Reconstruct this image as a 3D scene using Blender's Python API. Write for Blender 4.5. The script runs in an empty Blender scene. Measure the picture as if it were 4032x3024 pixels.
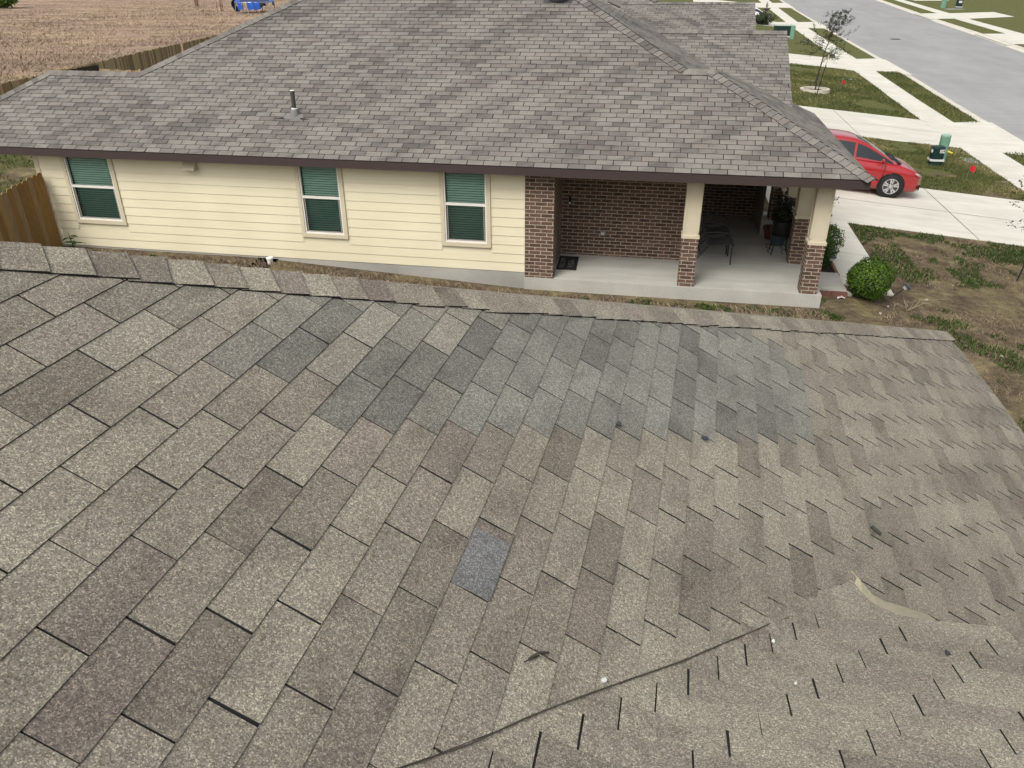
import bpy, bmesh, math, random
import numpy as np
from mathutils import Vector, Matrix

random.seed(7); rng = np.random.default_rng(7)
sc = bpy.context.scene
COL = sc.collection
# ------------------------------------------------------------------ camera
F_PX, YAW, PITCH, ROLL, CAMZ = 3063.5707, -0.1874861, 0.4966718, -0.0045860, 5.65
cy, sy = math.cos(YAW), math.sin(YAW); cp, sp = math.cos(PITCH), math.sin(PITCH)
fw = Vector((sy*cp, cy*cp, -sp)); rt = Vector((cy, -sy, 0)); up = rt.cross(fw)
cr, sr = math.cos(ROLL), math.sin(ROLL)
r2 = cr*rt + sr*up; u2 = -sr*rt + cr*up
camd = bpy.data.cameras.new('camera'); cam = bpy.data.objects.new('camera', camd); COL.objects.link(cam)
cam.matrix_world = Matrix(((r2.x, u2.x, -fw.x, 0), (r2.y, u2.y, -fw.y, 0), (r2.z, u2.z, -fw.z, CAMZ), (0, 0, 0, 1)))
camd.sensor_width = 36.0; camd.lens = F_PX/4032*36.0; camd.clip_start = .05; camd.clip_end = 3000
sc.camera = cam
# ------------------------------------------------------------------ light
SUN_EL, SUN_AZ = math.radians(52), math.radians(205)      # azimuth clockwise from +Y
w = bpy.data.worlds.new('World'); sc.world = w; w.use_nodes = True
nt = w.node_tree; nt.nodes.clear()
sky = nt.nodes.new('ShaderNodeTexSky'); sky.sky_type = 'NISHITA'; sky.sun_disc = False
sky.sun_elevation = SUN_EL; sky.sun_rotation = SUN_AZ; sky.air_density = 1.0; sky.dust_density = 5.0; sky.ozone_density = 1.0
hs = nt.nodes.new('ShaderNodeHueSaturation'); hs.inputs['Saturation'].default_value = .22
bg = nt.nodes.new('ShaderNodeBackground'); bg.inputs['Strength'].default_value = .15
wo = nt.nodes.new('ShaderNodeOutputWorld')
nt.links.new(sky.outputs[0], hs.inputs['Color']); nt.links.new(hs.outputs[0], bg.inputs[0]); nt.links.new(bg.outputs[0], wo.inputs[0])
sl = bpy.data.lights.new('sun', 'SUN'); sl.energy = 1.1; sl.angle = math.radians(25); sl.color = (1, .955, .88)
so = bpy.data.objects.new('sun', sl); COL.objects.link(so)
sd = Vector((math.sin(SUN_AZ)*math.cos(SUN_EL), math.cos(SUN_AZ)*math.cos(SUN_EL), math.sin(SUN_EL)))
so.rotation_euler = sd.to_track_quat('Z', 'Y').to_euler()
sc.view_settings.view_transform = 'Standard'; sc.view_settings.look = 'None'
sc.view_settings.exposure = 0.55; sc.view_settings.gamma = 1.0
sc.cycles.max_bounces = 9; sc.cycles.diffuse_bounces = 6; sc.cycles.transparent_max_bounces = 12
sc.cycles.use_denoising = True
try:
    sc.cycles.denoiser = 'OPENIMAGEDENOISE'; sc.cycles.denoising_input_passes = 'RGB_ALBEDO_NORMAL'; sc.cycles.denoising_prefilter = 'ACCURATE'
except Exception:
    pass

# ------------------------------------------------------------------ helpers
def lin(v):
    v /= 255.0
    return v/12.92 if v <= .04045 else ((v+.055)/1.055)**2.4
def C(r, g, b, k=.62):
    return (min(lin(r)*k, .9), min(lin(g)*k, .9), min(lin(b)*k, .9), 1)

class MB:
    def __init__(s): s.V = []; s.F = []; s.M = []; s.C = []; s.U = []
    def face(s, pts, mat=0, col=(.5, 0, 0, 1), uv=None):
        i = len(s.V); s.V.extend([tuple(p) for p in pts]); n = len(pts)
        s.F.append(tuple(range(i, i+n))); s.M.append(mat); s.C.append((n, col)); s.U.extend(uv if uv else [(0, 0)]*n)
    def grid(s, P, mat=0, col=(.5, 0, 0, 1), closed=False, uvf=None):
        # P: list of rows of points, shared vertices
        i0 = len(s.V); n = len(P[0])
        for row in P: s.V.extend([tuple(p) for p in row])
        for a in range(len(P)-1):
            for b in range(n if closed else n-1):
                b2 = (b+1) % n
                s.F.append((i0+a*n+b, i0+a*n+b2, i0+(a+1)*n+b2, i0+(a+1)*n+b)); s.M.append(mat); s.C.append((4, col)); s.U.extend([(0, 0)]*4)
    def box(s, x0, x1, y0, y1, z0, z1, mat=0, col=(.5, 0, 0, 1), R=None, faces='xXyYzZ'):
        p = [(x, y, z) for x in (x0, x1) for y in (y0, y1) for z in (z0, z1)]
        q = [Vector(v) for v in p]
        if R is not None: q = [R @ v for v in q]
        L = {'x': ((0, 1, 3, 2), 1, 2), 'X': ((4, 6, 7, 5), 1, 2), 'y': ((0, 4, 5, 1), 0, 2), 'Y': ((2, 3, 7, 6), 0, 2), 'z': ((0, 2, 6, 4), 0, 1), 'Z': ((1, 5, 7, 3), 0, 1)}
        for k in faces:
            ids, a, b = L[k]
            s.face([q[i] for i in ids], mat, col, [(p[i][a], p[i][b]) for i in ids])
    def tube(s, pts, r, n=8, mat=0, col=(.5, 0, 0, 1), cap=True):
        pts = [Vector(p) for p in pts]; m = len(pts)
        rs = r if isinstance(r, (list, tuple)) else [r]*m
        rows = []; prev = None
        for i, p in enumerate(pts):
            d = (pts[min(i+1, m-1)]-pts[max(i-1, 0)]).normalized()
            if prev is None:
                a = Vector((0, 0, 1)) if abs(d.z) < .9 else Vector((1, 0, 0))
                u = d.cross(a).normalized()
            else:
                u = (prev - d*prev.dot(d)).normalized()
            prev = u; v = d.cross(u)
            rows.append([p + (u*math.cos(2*math.pi*k/n)+v*math.sin(2*math.pi*k/n))*rs[i] for k in range(n)])
        s.grid(rows, mat, col, closed=True)
        if cap:
            s.face(rows[0][::-1], mat, col); s.face(rows[-1], mat, col)
    def lathe(s, prof, c=(0, 0, 0), n=24, mat=0, col=(.5, 0, 0, 1), R=None, cap=True):
        rows = []
        for (r, z) in prof:
            row = [Vector((r*math.cos(2*math.pi*k/n), r*math.sin(2*math.pi*k/n), z)) for k in range(n)]
            if R is not None: row = [R @ v for v in row]
            rows.append([v+Vector(c) for v in row])
        s.grid(rows, mat, col, closed=True)
        if cap and prof[0][0] > 1e-6: s.face(rows[0][::-1], mat, col)
        if cap and prof[-1][0] > 1e-6: s.face(rows[-1], mat, col)
    def build(s, name, mats, parent=None, smooth=False, merge=False):
        me = bpy.data.meshes.new(name); me.from_pydata(s.V, [], s.F)
        if not isinstance(mats, (list, tuple)): mats = [mats]
        for m in mats: me.materials.append(m)
        me.polygons.foreach_set('material_index', s.M)
        ca = me.color_attributes.new('tint', 'FLOAT_COLOR', 'CORNER')
        arr = np.concatenate([np.tile(np.array(c, float), (n, 1)) if np.ndim(c) == 1 else np.array(c, float) for n, c in s.C]) if s.C else np.zeros((0, 4))
        ca.data.foreach_set('color', arr.astype(np.float32).ravel())
        uv = me.uv_layers.new(name='UVMap'); uv.data.foreach_set('uv', np.array(s.U, np.float32).ravel())
        if smooth: me.polygons.foreach_set('use_smooth', [True]*len(me.polygons))
        me.update()
        o = bpy.data.objects.new(name, me); COL.objects.link(o)
        if parent is not None: o.parent = parent
        return o
def tag(o, label=None, cat=None, group=None, kind=None):
    for k, v in (('label', label), ('category', cat), ('group', group), ('kind', kind)):
        if v: o[k] = v
    return o
def empty(name, loc=(0, 0, 0), rz=0, label=None, cat=None, group=None):
    o = bpy.data.objects.new(name, None); COL.objects.link(o); o.location = loc; o.rotation_euler = (0, 0, rz)
    o.empty_display_size = .2
    return tag(o, label, cat, group)
def dup(root, loc, rz=None, label=None, group=None):
    r = root.copy(); COL.objects.link(r); r.location = loc
    if rz is not None: r.rotation_euler = (root.rotation_euler[0], root.rotation_euler[1], rz)
    if label: r['label'] = label
    if group: r['group'] = group
    for ch in list(root.children):
        c = ch.copy(); COL.objects.link(c); c.parent = r
        for g in list(ch.children):
            d = g.copy(); COL.objects.link(d); d.parent = c
    return r

# ------------------------------------------------------------------ materials
def newmat(name):
    m = bpy.data.materials.new(name); m.use_nodes = True; t = m.node_tree; t.nodes.clear()
    o = t.nodes.new('ShaderNodeOutputMaterial'); b = t.nodes.new('ShaderNodeBsdfPrincipled')
    t.links.new(b.outputs[0], o.inputs[0]); b.inputs['Roughness'].default_value = .8
    b.inputs['Specular IOR Level'].default_value = .3
    return m, t, b
def N(t, typ, **kw):
    n = t.nodes.new(typ)
    for k, v in kw.items():
        if k in n.inputs.keys(): n.inputs[k].default_value = v
        else: setattr(n, k, v)
    return n
def ramp(t, src, stops):
    r = t.nodes.new('ShaderNodeValToRGB'); e = r.color_ramp.elements
    while len(e) < len(stops): e.new(.5)
    for k, (p, c) in enumerate(stops): e[k].position = p; e[k].color = c if len(c) == 4 else (*c, 1)
    t.links.new(src, r.inputs[0]); return r.outputs[0]
def mixc(t, a, b, f, mode='MIX'):
    n = t.nodes.new('ShaderNodeMix'); n.data_type = 'RGBA'; n.blend_type = mode
    for s, v in ((n.inputs[6], a), (n.inputs[7], b), (n.inputs[0], f)):
        if hasattr(v, 'is_linked') or hasattr(v, 'links'): t.links.new(v, s)
        else: s.default_value = v
    return n.outputs[2]
def math_(t, op, a, b=None, clamp=False):
    n = t.nodes.new('ShaderNodeMath'); n.operation = op; n.use_clamp = clamp
    for s, v in ((n.inputs[0], a), (n.inputs[1], b)):
        if v is None: continue
        if hasattr(v, 'links'): t.links.new(v, s)
        else: s.default_value = v
    return n.outputs[0]
def noise(t, vec, scale, detail=2, rough=.5):
    n = N(t, 'ShaderNodeTexNoise', Scale=scale, Detail=detail, Roughness=rough)
    if vec is not None: t.links.new(vec, n.inputs['Vector'])
    return n.outputs['Fac']
def vscale(t, vec, s):
    n = t.nodes.new('ShaderNodeMapping'); n.inputs['Scale'].default_value = s
    t.links.new(vec, n.inputs['Vector']); return n.outputs[0]
def coords(t): return t.nodes.new('ShaderNodeTexCoord')
def bump(t, b, h, strength=.3, dist=.01):
    n = N(t, 'ShaderNodeBump', Strength=strength, Distance=dist); t.links.new(h, n.inputs['Height']); t.links.new(n.outputs[0], b.inputs['Normal'])

def plain(name, col, rough=.7, var=.12, scale=6.0, metal=0, spec=.3, fine=0):
    m, t, b = newmat(name); oc = coords(t).outputs['Object']
    f = noise(t, oc, scale, 3)
    k = lambda s: (col[0]*s, col[1]*s, col[2]*s, 1)
    c = ramp(t, f, [(.25, k(1-var)), (.75, k(1+var))])
    if fine:
        c = mixc(t, c, ramp(t, noise(t, oc, fine, 2), [(.3, (.8, .8, .8)), (.7, (1.15, 1.15, 1.15))]), 1.0, 'MULTIPLY')
    t.links.new(c, b.inputs['Base Color'])
    b.inputs['Roughness'].default_value = rough; b.inputs['Metallic'].default_value = metal; b.inputs['Specular IOR Level'].default_value = spec
    return m
def tinted(name, stops, rough=.75, nscale=20, namp=.25, grain=None):
    # colour from tint.r along a ramp, times noise
    m, t, b = newmat(name); at = N(t, 'ShaderNodeAttribute', attribute_name='tint')
    sep = t.nodes.new('ShaderNodeSeparateColor'); t.links.new(at.outputs['Color'], sep.inputs[0])
    c = ramp(t, sep.outputs[0], stops); oc = coords(t).outputs['Object']
    v = vscale(t, oc, grain) if grain else oc
    c = mixc(t, c, ramp(t, noise(t, v, nscale, 3), [(.3, (1-namp,)*3), (.7, (1+namp,)*3)]), 1.0, 'MULTIPLY')
    t.links.new(c, b.inputs['Base Color']); b.inputs['Roughness'].default_value = rough
    b.inputs['Specular IOR Level'].default_value = .2
    return m

def shingle_mat(name, light, dark, pink, grey, near):
    m, t, b = newmat(name)
    at = N(t, 'ShaderNodeAttribute', attribute_name='tint'); sep = t.nodes.new('ShaderNodeSeparateColor')
    t.links.new(at.outputs['Color'], sep.inputs[0])
    tc = coords(t); uv, oc = tc.outputs['UV'], tc.outputs['Object']
    # soft dark blends running along the shingle strip
    band = noise(t, vscale(t, uv, (1.5, .55, 1)), 1.0, 1.5)
    band = ramp(t, band, [(.47, (0, 0, 0)), (.66, (1, 1, 1))])
    sub = ramp(t, noise(t, vscale(t, uv, (4.2, 9, 1)), 1.0, 1), [(.52, (0, 0, 0)), (.68, (1, 1, 1))])
    k = math_(t, 'ADD', math_(t, 'MULTIPLY', band, .5 if not near else .25), math_(t, 'MULTIPLY', sub, .3))
    k = math_(t, 'ADD', k, math_(t, 'MULTIPLY', sep.outputs[0], .75), clamp=True)
    c = mixc(t, light, dark, k)
    c = mixc(t, c, pink, math_(t, 'MULTIPLY', sep.outputs[1], .5))
    g = mixc(t, c, grey, .0)
    if near:
        # newer grey shingles keep their own light and dark tabs
        gm = mixc(t, grey, tuple(x*.58 for x in grey[:3])+(1,), k)
        c = mixc(t, c, gm, math_(t, 'MULTIPLY', sep.outputs[2], .85))
        vo = N(t, 'ShaderNodeTexVoronoi', Scale=330.0); t.links.new(oc, vo.inputs['Vector'])
        vs = t.nodes.new('ShaderNodeSeparateColor'); t.links.new(vo.outputs['Color'], vs.inputs[0])
        gr = ramp(t, vs.outputs[0], [(0, (.50, .48, .47)), (.35, (.86, .85, .85)), (.72, (1.0, 1.0, 1.0)), (.84, (1.30, 1.29, 1.25)), (1.0, (1.95, 1.92, 1.84))])
        c = mixc(t, c, gr, 1.0, 'MULTIPLY')
        c = mixc(t, c, ramp(t, noise(t, oc, 90, 3), [(.3, (.78, .78, .78)), (.7, (1.22, 1.22, 1.22))]), 1.0, 'MULTIPLY')
        c = mixc(t, c, ramp(t, noise(t, oc, 2.3, 3), [(.3, (.9, .9, .9)), (.7, (1.1, 1.1, 1.1))]), 1.0, 'MULTIPLY')
        bump(t, b, vs.outputs[0], .35, .002)
    else:
        c = mixc(t, c, ramp(t, noise(t, oc, 55, 3, .7), [(.3, (.8, .8, .8)), (.7, (1.2, 1.2, 1.2))]), 1.0, 'MULTIPLY')
        c = mixc(t, c, ramp(t, noise(t, oc, .5, 3), [(.3, (.93, .93, .93)), (.7, (1.07, 1.07, 1.07))]), 1.0, 'MULTIPLY')
    t.links.new(c, b.inputs['Base Color']); b.inputs['Roughness'].default_value = .92; b.inputs['Specular IOR Level'].default_value = .18
    return m

M_NEAR = shingle_mat('granule_shingle', C(169, 163, 147), C(124, 117, 107), C(142, 129, 122), C(154, 153, 144), True)
M_NB = shingle_mat('grey_brown_shingle', C(147, 142, 134), C(107, 102, 98), C(134, 123, 117), C(150, 150, 150), False)
M_DARK = plain('asphalt_edge_and_slot_shade', (.018, .017, .018), .95, .2)  # asphalt butt edges, with the shade in the slots put into the colour
M_NBDARK = plain('underlap_and_slot_shade', (.022, .021, .021), .95, .2)  # underlap band and slot shade painted as one near-black colour
M_FASCIA = plain('brown_fascia_paint', C(66, 54, 52, .8), .6, .06, 3)
M_TRIM = plain('beige_trim_paint', C(226, 214, 186, .66), .55, .04, 4)
M_SOFFIT = plain('soffit_paint', C(190, 176, 150), .7, .05)
M_WHITE = plain('white_vinyl', C(235, 232, 222, .8), .4, .03)

# siding
def siding_mat():
    m, t, b = newmat('cream_lap_siding'); oc = coords(t).outputs['Object']
    c = ramp(t, noise(t, vscale(t, oc, (1.2, 1, 60)), 1.0, 3), [(.3, C(236, 227, 196, .73)), (.7, C(241, 232, 202, .75))])
    c = mixc(t, c, ramp(t, noise(t, oc, .7, 4), [(.35, (.93, .925, .91)), (.65, (1.02, 1.02, 1.02))]), 1.0, 'MULTIPLY')
    g = noise(t, vscale(t, oc, (4, 4, 90)), 1.0, 2)
    bump(t, b, g, .12, .004)
    t.links.new(c, b.inputs['Base Color']); b.inputs['Roughness'].default_value = .6
    return m
M_SIDING = siding_mat()
def brick_mat():
    m, t, b = newmat('brown_brick'); tc = coords(t); uv, oc = tc.outputs['UV'], tc.outputs['Object']
    # slightly wobbly courses
    wob = t.nodes.new('ShaderNodeVectorMath'); wob.operation = 'ADD'
    nz = N(t, 'ShaderNodeTexNoise', Scale=3.0); t.links.new(uv, nz.inputs['Vector'])
    sc2 = t.nodes.new('ShaderNodeVectorMath'); sc2.operation = 'SCALE'; sc2.inputs['Scale'].default_value = .012
    t.links.new(nz.outputs['Color'], sc2.inputs[0]); t.links.new(uv, wob.inputs[0]); t.links.new(sc2.outputs[0], wob.inputs[1])
    br = t.nodes.new('ShaderNodeTexBrick'); t.links.new(wob.outputs[0], br.inputs['Vector'])
    br.inputs['Scale'].default_value = 1.0; br.inputs['Brick Width'].default_value = .222; br.inputs['Row Height'].default_value = .0725
    br.inputs['Mortar Size'].default_value = .0085; br.inputs['Mortar Smooth'].default_value = .25; br.inputs['Bias'].default_value = -.1
    br.inputs['Color1'].default_value = C(112, 87, 75, .76); br.inputs['Color2'].default_value = C(74, 57, 50, .76)
    br.inputs['Mortar'].default_value = C(186, 175, 156, .66)
    c = br.outputs['Color']
    c = mixc(t, c, ramp(t, noise(t, oc, 28, 3), [(.3, (.72, .72, .72)), (.7, (1.3, 1.27, 1.22))]), 1.0, 'MULTIPLY')
    ww = ramp(t, noise(t, vscale(t, uv, (5, 13, 1)), 1.0, 3, .65), [(.63, (0, 0, 0)), (.74, (1, 1, 1))])
    inv = math_(t, 'SUBTRACT', 1.0, br.outputs['Fac'])
    c = mixc(t, c, C(172, 158, 150, .62), math_(t, 'MULTIPLY', math_(t, 'MULTIPLY', ww, inv), .6))
    t.links.new(c, b.inputs['Base Color']); b.inputs['Roughness'].default_value = .9
    bump(t, b, math_(t, 'SUBTRACT', 1.0, br.outputs['Fac']), .6, .008)
    return m
M_BRICK = brick_mat()
def concrete_mat(name, a, bcol, stain=.9, scale=1.0):
    m, t, b = newmat(name); oc = coords(t).outputs['Object']
    c = ramp(t, noise(t, oc, .9*scale, 5, .6), [(.3, a), (.7, bcol)])
    c = mixc(t, c, ramp(t, noise(t, vscale(t, oc, (.5, 3, 1)), 1.3*scale, 4), [(.3, (stain,)*3), (.62, (1.03,)*3)]), 1.0, 'MULTIPLY')
    c = mixc(t, c, ramp(t, noise(t, oc, 60, 3), [(.3, (.92,)*3), (.7, (1.07,)*3)]), 1.0, 'MULTIPLY')
    t.links.new(c, b.inputs['Base Color']); b.inputs['Roughness'].default_value = .85; b.inputs['Specular IOR Level'].default_value = .2
    return m
M_CONC = concrete_mat('driveway_concrete', C(231, 227, 213, .60), C(244, 240, 226, .62), .92)
M_SLAB = concrete_mat('porch_concrete', C(196, 193, 182, .62), C(212, 209, 199, .64), .86)
M_FOUND = concrete_mat('foundation_concrete', C(182, 180, 172, .6), C(205, 202, 192, .6), .82)
M_KERB = concrete_mat('kerb_concrete', C(222, 216, 200, .66), C(238, 232, 216, .66), .85)
M_JOINT = plain('joint_dirt', C(150, 142, 126, .5), .9, .2)

def ground_mat():
    m, t, b = newmat('yard_soil_and_turf'); oc = coords(t).outputs['Object']
    sx = t.nodes.new('ShaderNodeSeparateXYZ'); t.links.new(oc, sx.inputs[0])
    soil = ramp(t, noise(t, oc, 6, 5, .7), [(.28, C(84, 74, 62, .58)), (.5, C(118, 104, 86, .58)), (.72, C(152, 137, 114, .60))])
    dry = ramp(t, noise(t, oc, 2.2, 5, .7), [(.3, C(122, 110, 84, .62)), (.55, C(142, 130, 98, .64)), (.75, C(176, 160, 124, .64))])
    grn = ramp(t, noise(t, oc, 9, 5, .7), [(.28, C(86, 90, 54, .60)), (.55, C(116, 118, 76, .62)), (.75, C(148, 142, 100, .64))])
    # more turf further from the near yard
    my = t.nodes.new('ShaderNodeMapRange'); my.inputs[1].default_value = 19.; my.inputs[2].default_value = 27.; my.inputs[3].default_value = -.16; my.inputs[4].default_value = .10
    t.links.new(sx.outputs[1], my.inputs[0])
    my2 = t.nodes.new('ShaderNodeMapRange'); my2.inputs[1].default_value = 30.; my2.inputs[2].default_value = 36.; my2.inputs[3].default_value = 0; my2.inputs[4].default_value = .10
    t.links.new(sx.outputs[1], my2.inputs[0])
    mx_ = t.nodes.new('ShaderNodeMapRange'); mx_.inputs[1].default_value = -11.5; mx_.inputs[2].default_value = -13.0; mx_.inputs[3].default_value = 0; mx_.inputs[4].default_value = .17
    t.links.new(sx.outputs[0], mx_.inputs[0])
    g = math_(t, 'ADD', math_(t, 'ADD', math_(t, 'ADD', noise(t, oc, .75, 5, .65), my.outputs[0]), my2.outputs[0]), mx_.outputs[0])
    gm = ramp(t, g, [(.49, (0, 0, 0)), (.60, (1, 1, 1))])
    base = mixc(t, soil, dry, ramp(t, noise(t, oc, 1.1, 5, .7), [(.45, (0, 0, 0)), (.58, (1, 1, 1))]))
    c = mixc(t, base, grn, gm)
    c = mixc(t, c, ramp(t, noise(t, oc, 40, 4, .7), [(.3, (.6, .6, .6)), (.7, (1.35, 1.35, 1.35))]), 1.0, 'MULTIPLY')
    t.links.new(c, b.inputs['Base Color']); b.inputs['Roughness'].default_value = 1; b.inputs['Specular IOR Level'].default_value = .05
    bump(t, b, noise(t, oc, 14, 6, .75), .9, .05)
    return m
M_GROUND = ground_mat()
def field_mat():
    m, t, b = newmat('dry_field_soil'); oc = coords(t).outputs['Object']
    st = vscale(t, oc, (.55, 1, 1))
    c = ramp(t, noise(t, st, .22, 7, .68), [(.32, C(152, 132, 114, .72)), (.48, C(172, 148, 130, .74)), (.62, C(186, 164, 136, .76)), (.75, C(202, 182, 142, .76))])
    c = mixc(t, c, C(128, 118, 90, .55), math_(t, 'MULTIPLY', ramp(t, noise(t, st, .45, 5, .6), [(.52, (0, 0, 0)), (.68, (1, 1, 1))]), .6))
    c = mixc(t, c, ramp(t, noise(t, oc, 5, 5, .75), [(.3, (.62, .62, .62)), (.7, (1.3, 1.3, 1.3))]), 1.0, 'MULTIPLY')
    t.links.new(c, b.inputs['Base Color']); b.inputs['Roughness'].default_value = 1; b.inputs['Specular IOR Level'].default_value = .05
    bump(t, b, noise(t, oc, 3, 6, .75), 1.0, .2)
    return m
M_FIELD = field_mat()
def road_mat():
    m, t, b = newmat('worn_asphalt'); oc = coords(t).outputs['Object']
    c = ramp(t, noise(t, vscale(t, oc, (1, .25, 1)), .5, 5, .65), [(.3, C(176, 176, 175, .53)), (.7, C(192, 192, 190, .55))])
    c = mixc(t, c, ramp(t, noise(t, vscale(t, oc, (.25, 3, 1)), 1.2, 4, .7), [(.32, (.9,)*3), (.6, (1.02,)*3)]), 1.0, 'MULTIPLY')
    c = mixc(t, c, ramp(t, noise(t, oc, 30, 4), [(.3, (.85,)*3), (.7, (1.12,)*3)]), 1.0, 'MULTIPLY')
    # a few dark scuffs
    s = ramp(t, noise(t, vscale(t, oc, (1.5, .6, 1)), .8, 3, .6), [(.70, (0, 0, 0)), (.78, (1, 1, 1))])
    c = mixc(t, c, C(130, 132, 132, .6), math_(t, 'MULTIPLY', s, .45))
    t.links.new(c, b.inputs['Base Color']); b.inputs['Roughness'].default_value = .9; b.inputs['Specular IOR Level'].default_value = .2
    return m
M_ROAD = road_mat()

# ------------------------------------------------------------------ ground shape
def zg(x, y=0):
    if x < -2.4: return min(.3, .058*(-2.4-x))
    return -.09*max(0.0, min(x, 12.3)-3.6)
SIDE_Z = zg(13)                      # level of the pavement and verge
ROAD_Z = SIDE_Z-.12
def ip(y, pts):
    ys = [p[1] for p in pts]; xs = [p[0] for p in pts]
    if y <= ys[0]: return xs[0]+(y-ys[0])*(xs[1]-xs[0])/(ys[1]-ys[0])
    if y >= ys[-1]: return xs[-1]+(y-ys[-1])*(xs[-1]-xs[-2])/(ys[-1]-ys[-2])
    return float(np.interp(y, ys, xs))
PKN = [(14.15, 40.2), (14.59, 49.5), (15.01, 57.6), (15.35, 67.35), (16.25, 95.7), (16.75, 107.4), (18.05, 140.3), (19.02, 159.3)]
PKF = [(28.45, 73), (29.03, 79.5), (30.17, 91.2), (31.95, 112.4), (33.4, 127.2)]
PSI = [(11.13, 24), (11.2, 31), (11.4, 39.5), (12.11, 58.7), (12.5, 76), (13.0, 98), (13.35, 108), (15.02, 156.6)]
PSO = [(12.55, 26), (12.69, 33.3), (12.82, 40), (12.96, 45.6), (13.42, 58.2), (13.66, 66.3), (14.5, 97), (14.67, 106.7), (16, 140), (16.92, 159)]
KN = lambda y: ip(y, PKN); KF = lambda y: ip(y, PKF); RN = lambda y: KN(y)+.46; RF = lambda y: KF(y)-.62
SI = lambda y: ip(y, PSI); SO = lambda y: ip(y, PSO)

def clip_half(poly, ax, val, keep_less):
    out = []
    for i in range(len(poly)):
        a, b = poly[i], poly[(i+1) % len(poly)]
        ia = (a[ax] <= val) if keep_less else (a[ax] >= val)
        ib = (b[ax] <= val) if keep_less else (b[ax] >= val)
        if ia: out.append(a)
        if ia != ib:
            t = (val-a[ax])/(b[ax]-a[ax]); out.append(tuple(a[k]+t*(b[k]-a[k]) for k in range(len(a))))
    return out
BRK = [-1e4, -7.573, -2.4, 3.6, 12.3, 1e4]
def sheet(mb, poly, off, mat=0, skirt=.05, z=None, col=(.5, 0, 0, 1)):
    for i in range(len(BRK)-1):
        p = clip_half(clip_half([tuple(q) for q in poly], 0, BRK[i], False), 0, BRK[i+1], True)
        if len(p) < 3: continue
        area = sum(p[k][0]*p[(k+1) % len(p)][1]-p[(k+1) % len(p)][0]*p[k][1] for k in range(len(p)))
        if abs(area) < 1e-5: continue
        if area < 0: p = p[::-1]
        q = [Vector((x, y, (zg(x, y) if z is None else z)+off)) for x, y in p]
        mb.face(q, mat, col)
        if skirt:
            for k in range(len(q)):
                a, b = q[k], q[(k+1) % len(q)]
                mb.face([a-Vector((0, 0, skirt)), b-Vector((0, 0, skirt)), b, a], mat, col)

YS = [-40, -10, 0, 5, 10, 15, 20, 26, 32, 40, 50, 58, 67, 80, 96, 108, 125, 140, 160, 200, 260, 340]
mb = MB()
mb.grid([[Vector((x, y, zg(x))) for x in (-24.8, -7.573, -8, -2.4, 3.6, 6, 9, 12.3)]+[Vector((KN(y), y, SIDE_Z-.002))] for y in YS])
o = mb.build('lawn_ground', M_GROUND); tag(o, kind='structure')
mb = MB()
mb.grid([[Vector((x, y, .3+(0 if x > -60 else (-60-x)*.004))) for x in (-400, -200, -100, -60, -24.8)] for y in (-40, 20, 60, 120, 220, 400)])
o = mb.build('dry_field', M_FIELD); tag(o, kind='structure')
mb = MB()
mb.grid([[Vector((KF(y), y, SIDE_Z-.002)), Vector((KF(y)+6, y, SIDE_Z-.002)), Vector((KF(y)+40, y, SIDE_Z+.2)), Vector((KF(y)+200, y, SIDE_Z+1))] for y in YS])
o = mb.build('far_lawn', M_GROUND); tag(o, kind='structure')
mb = MB()
mb.face([(-1500, -1500, -1.6), (1500, -1500, -1.6), (1500, 1500, -1.6), (-1500, 1500, -1.6)])
o = mb.build('ground', M_FIELD); tag(o, kind='structure')
mb = MB()
mb.grid([[Vector((RN(y)-.01, y, ROAD_Z-.01)), Vector(((RN(y)+RF(y))/2, y, ROAD_Z+.05)), Vector((RF(y)+.01, y, ROAD_Z-.01))] for y in YS])
o = mb.build('road', M_ROAD); tag(o, kind='structure')
# kerbs: gutter pan, sloping face, top
for nm, top, sgn in (('kerb', KN, 1), ('kerb', KF, -1)):
    mb = MB(); rows = []
    gut = .46 if sgn > 0 else .62
    ys = sorted(set(YS+[float(k) for k in range(-40, 341, 4)]))
    for y in ys:
        x = top(y)
        rows.append([Vector((x-.16*sgn, y, SIDE_Z-.03)), Vector((x-.155*sgn, y, SIDE_Z+.012)), Vector((x+.02*sgn, y, SIDE_Z+.012)), Vector((x+.10*sgn, y, SIDE_Z-.09)), Vector((x+gut*sgn, y, ROAD_Z+.002)), Vector((x+gut*sgn, y, ROAD_Z-.06))])
    if sgn < 0: rows = [r[::-1] for r in rows]
    mb.grid(rows); tag(mb.build(nm, M_KERB), kind='structure')
# pavement
def strip_poly(fa, fb, y0, y1, step=5):
    ys = list(np.arange(y0, y1, step))+[y1]
    return [(fa(y), y) for y in ys], [(fb(y), y) for y in ys]
mb = MB()
a, b = strip_poly(SI, SO, 12, 170, 1.5)
for k in range(len(a)-1):
    g = .010
    sheet(mb, [(a[k][0], a[k][1]+g), (b[k][0], b[k][1]+g), (b[k+1][0], b[k+1][1]-g), (a[k+1][0], a[k+1][1]-g)], .018)
for k in range(len(a)-1): sheet(mb, [(a[k][0], a[k][1]-.03), (b[k][0], b[k][1]-.03), (b[k][0], b[k][1]+.03), (a[k][0], a[k][1]+.03)], .004, 1, 0)
tag(mb.build('sidewalk', [M_CONC, M_JOINT]), kind='structure')
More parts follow.
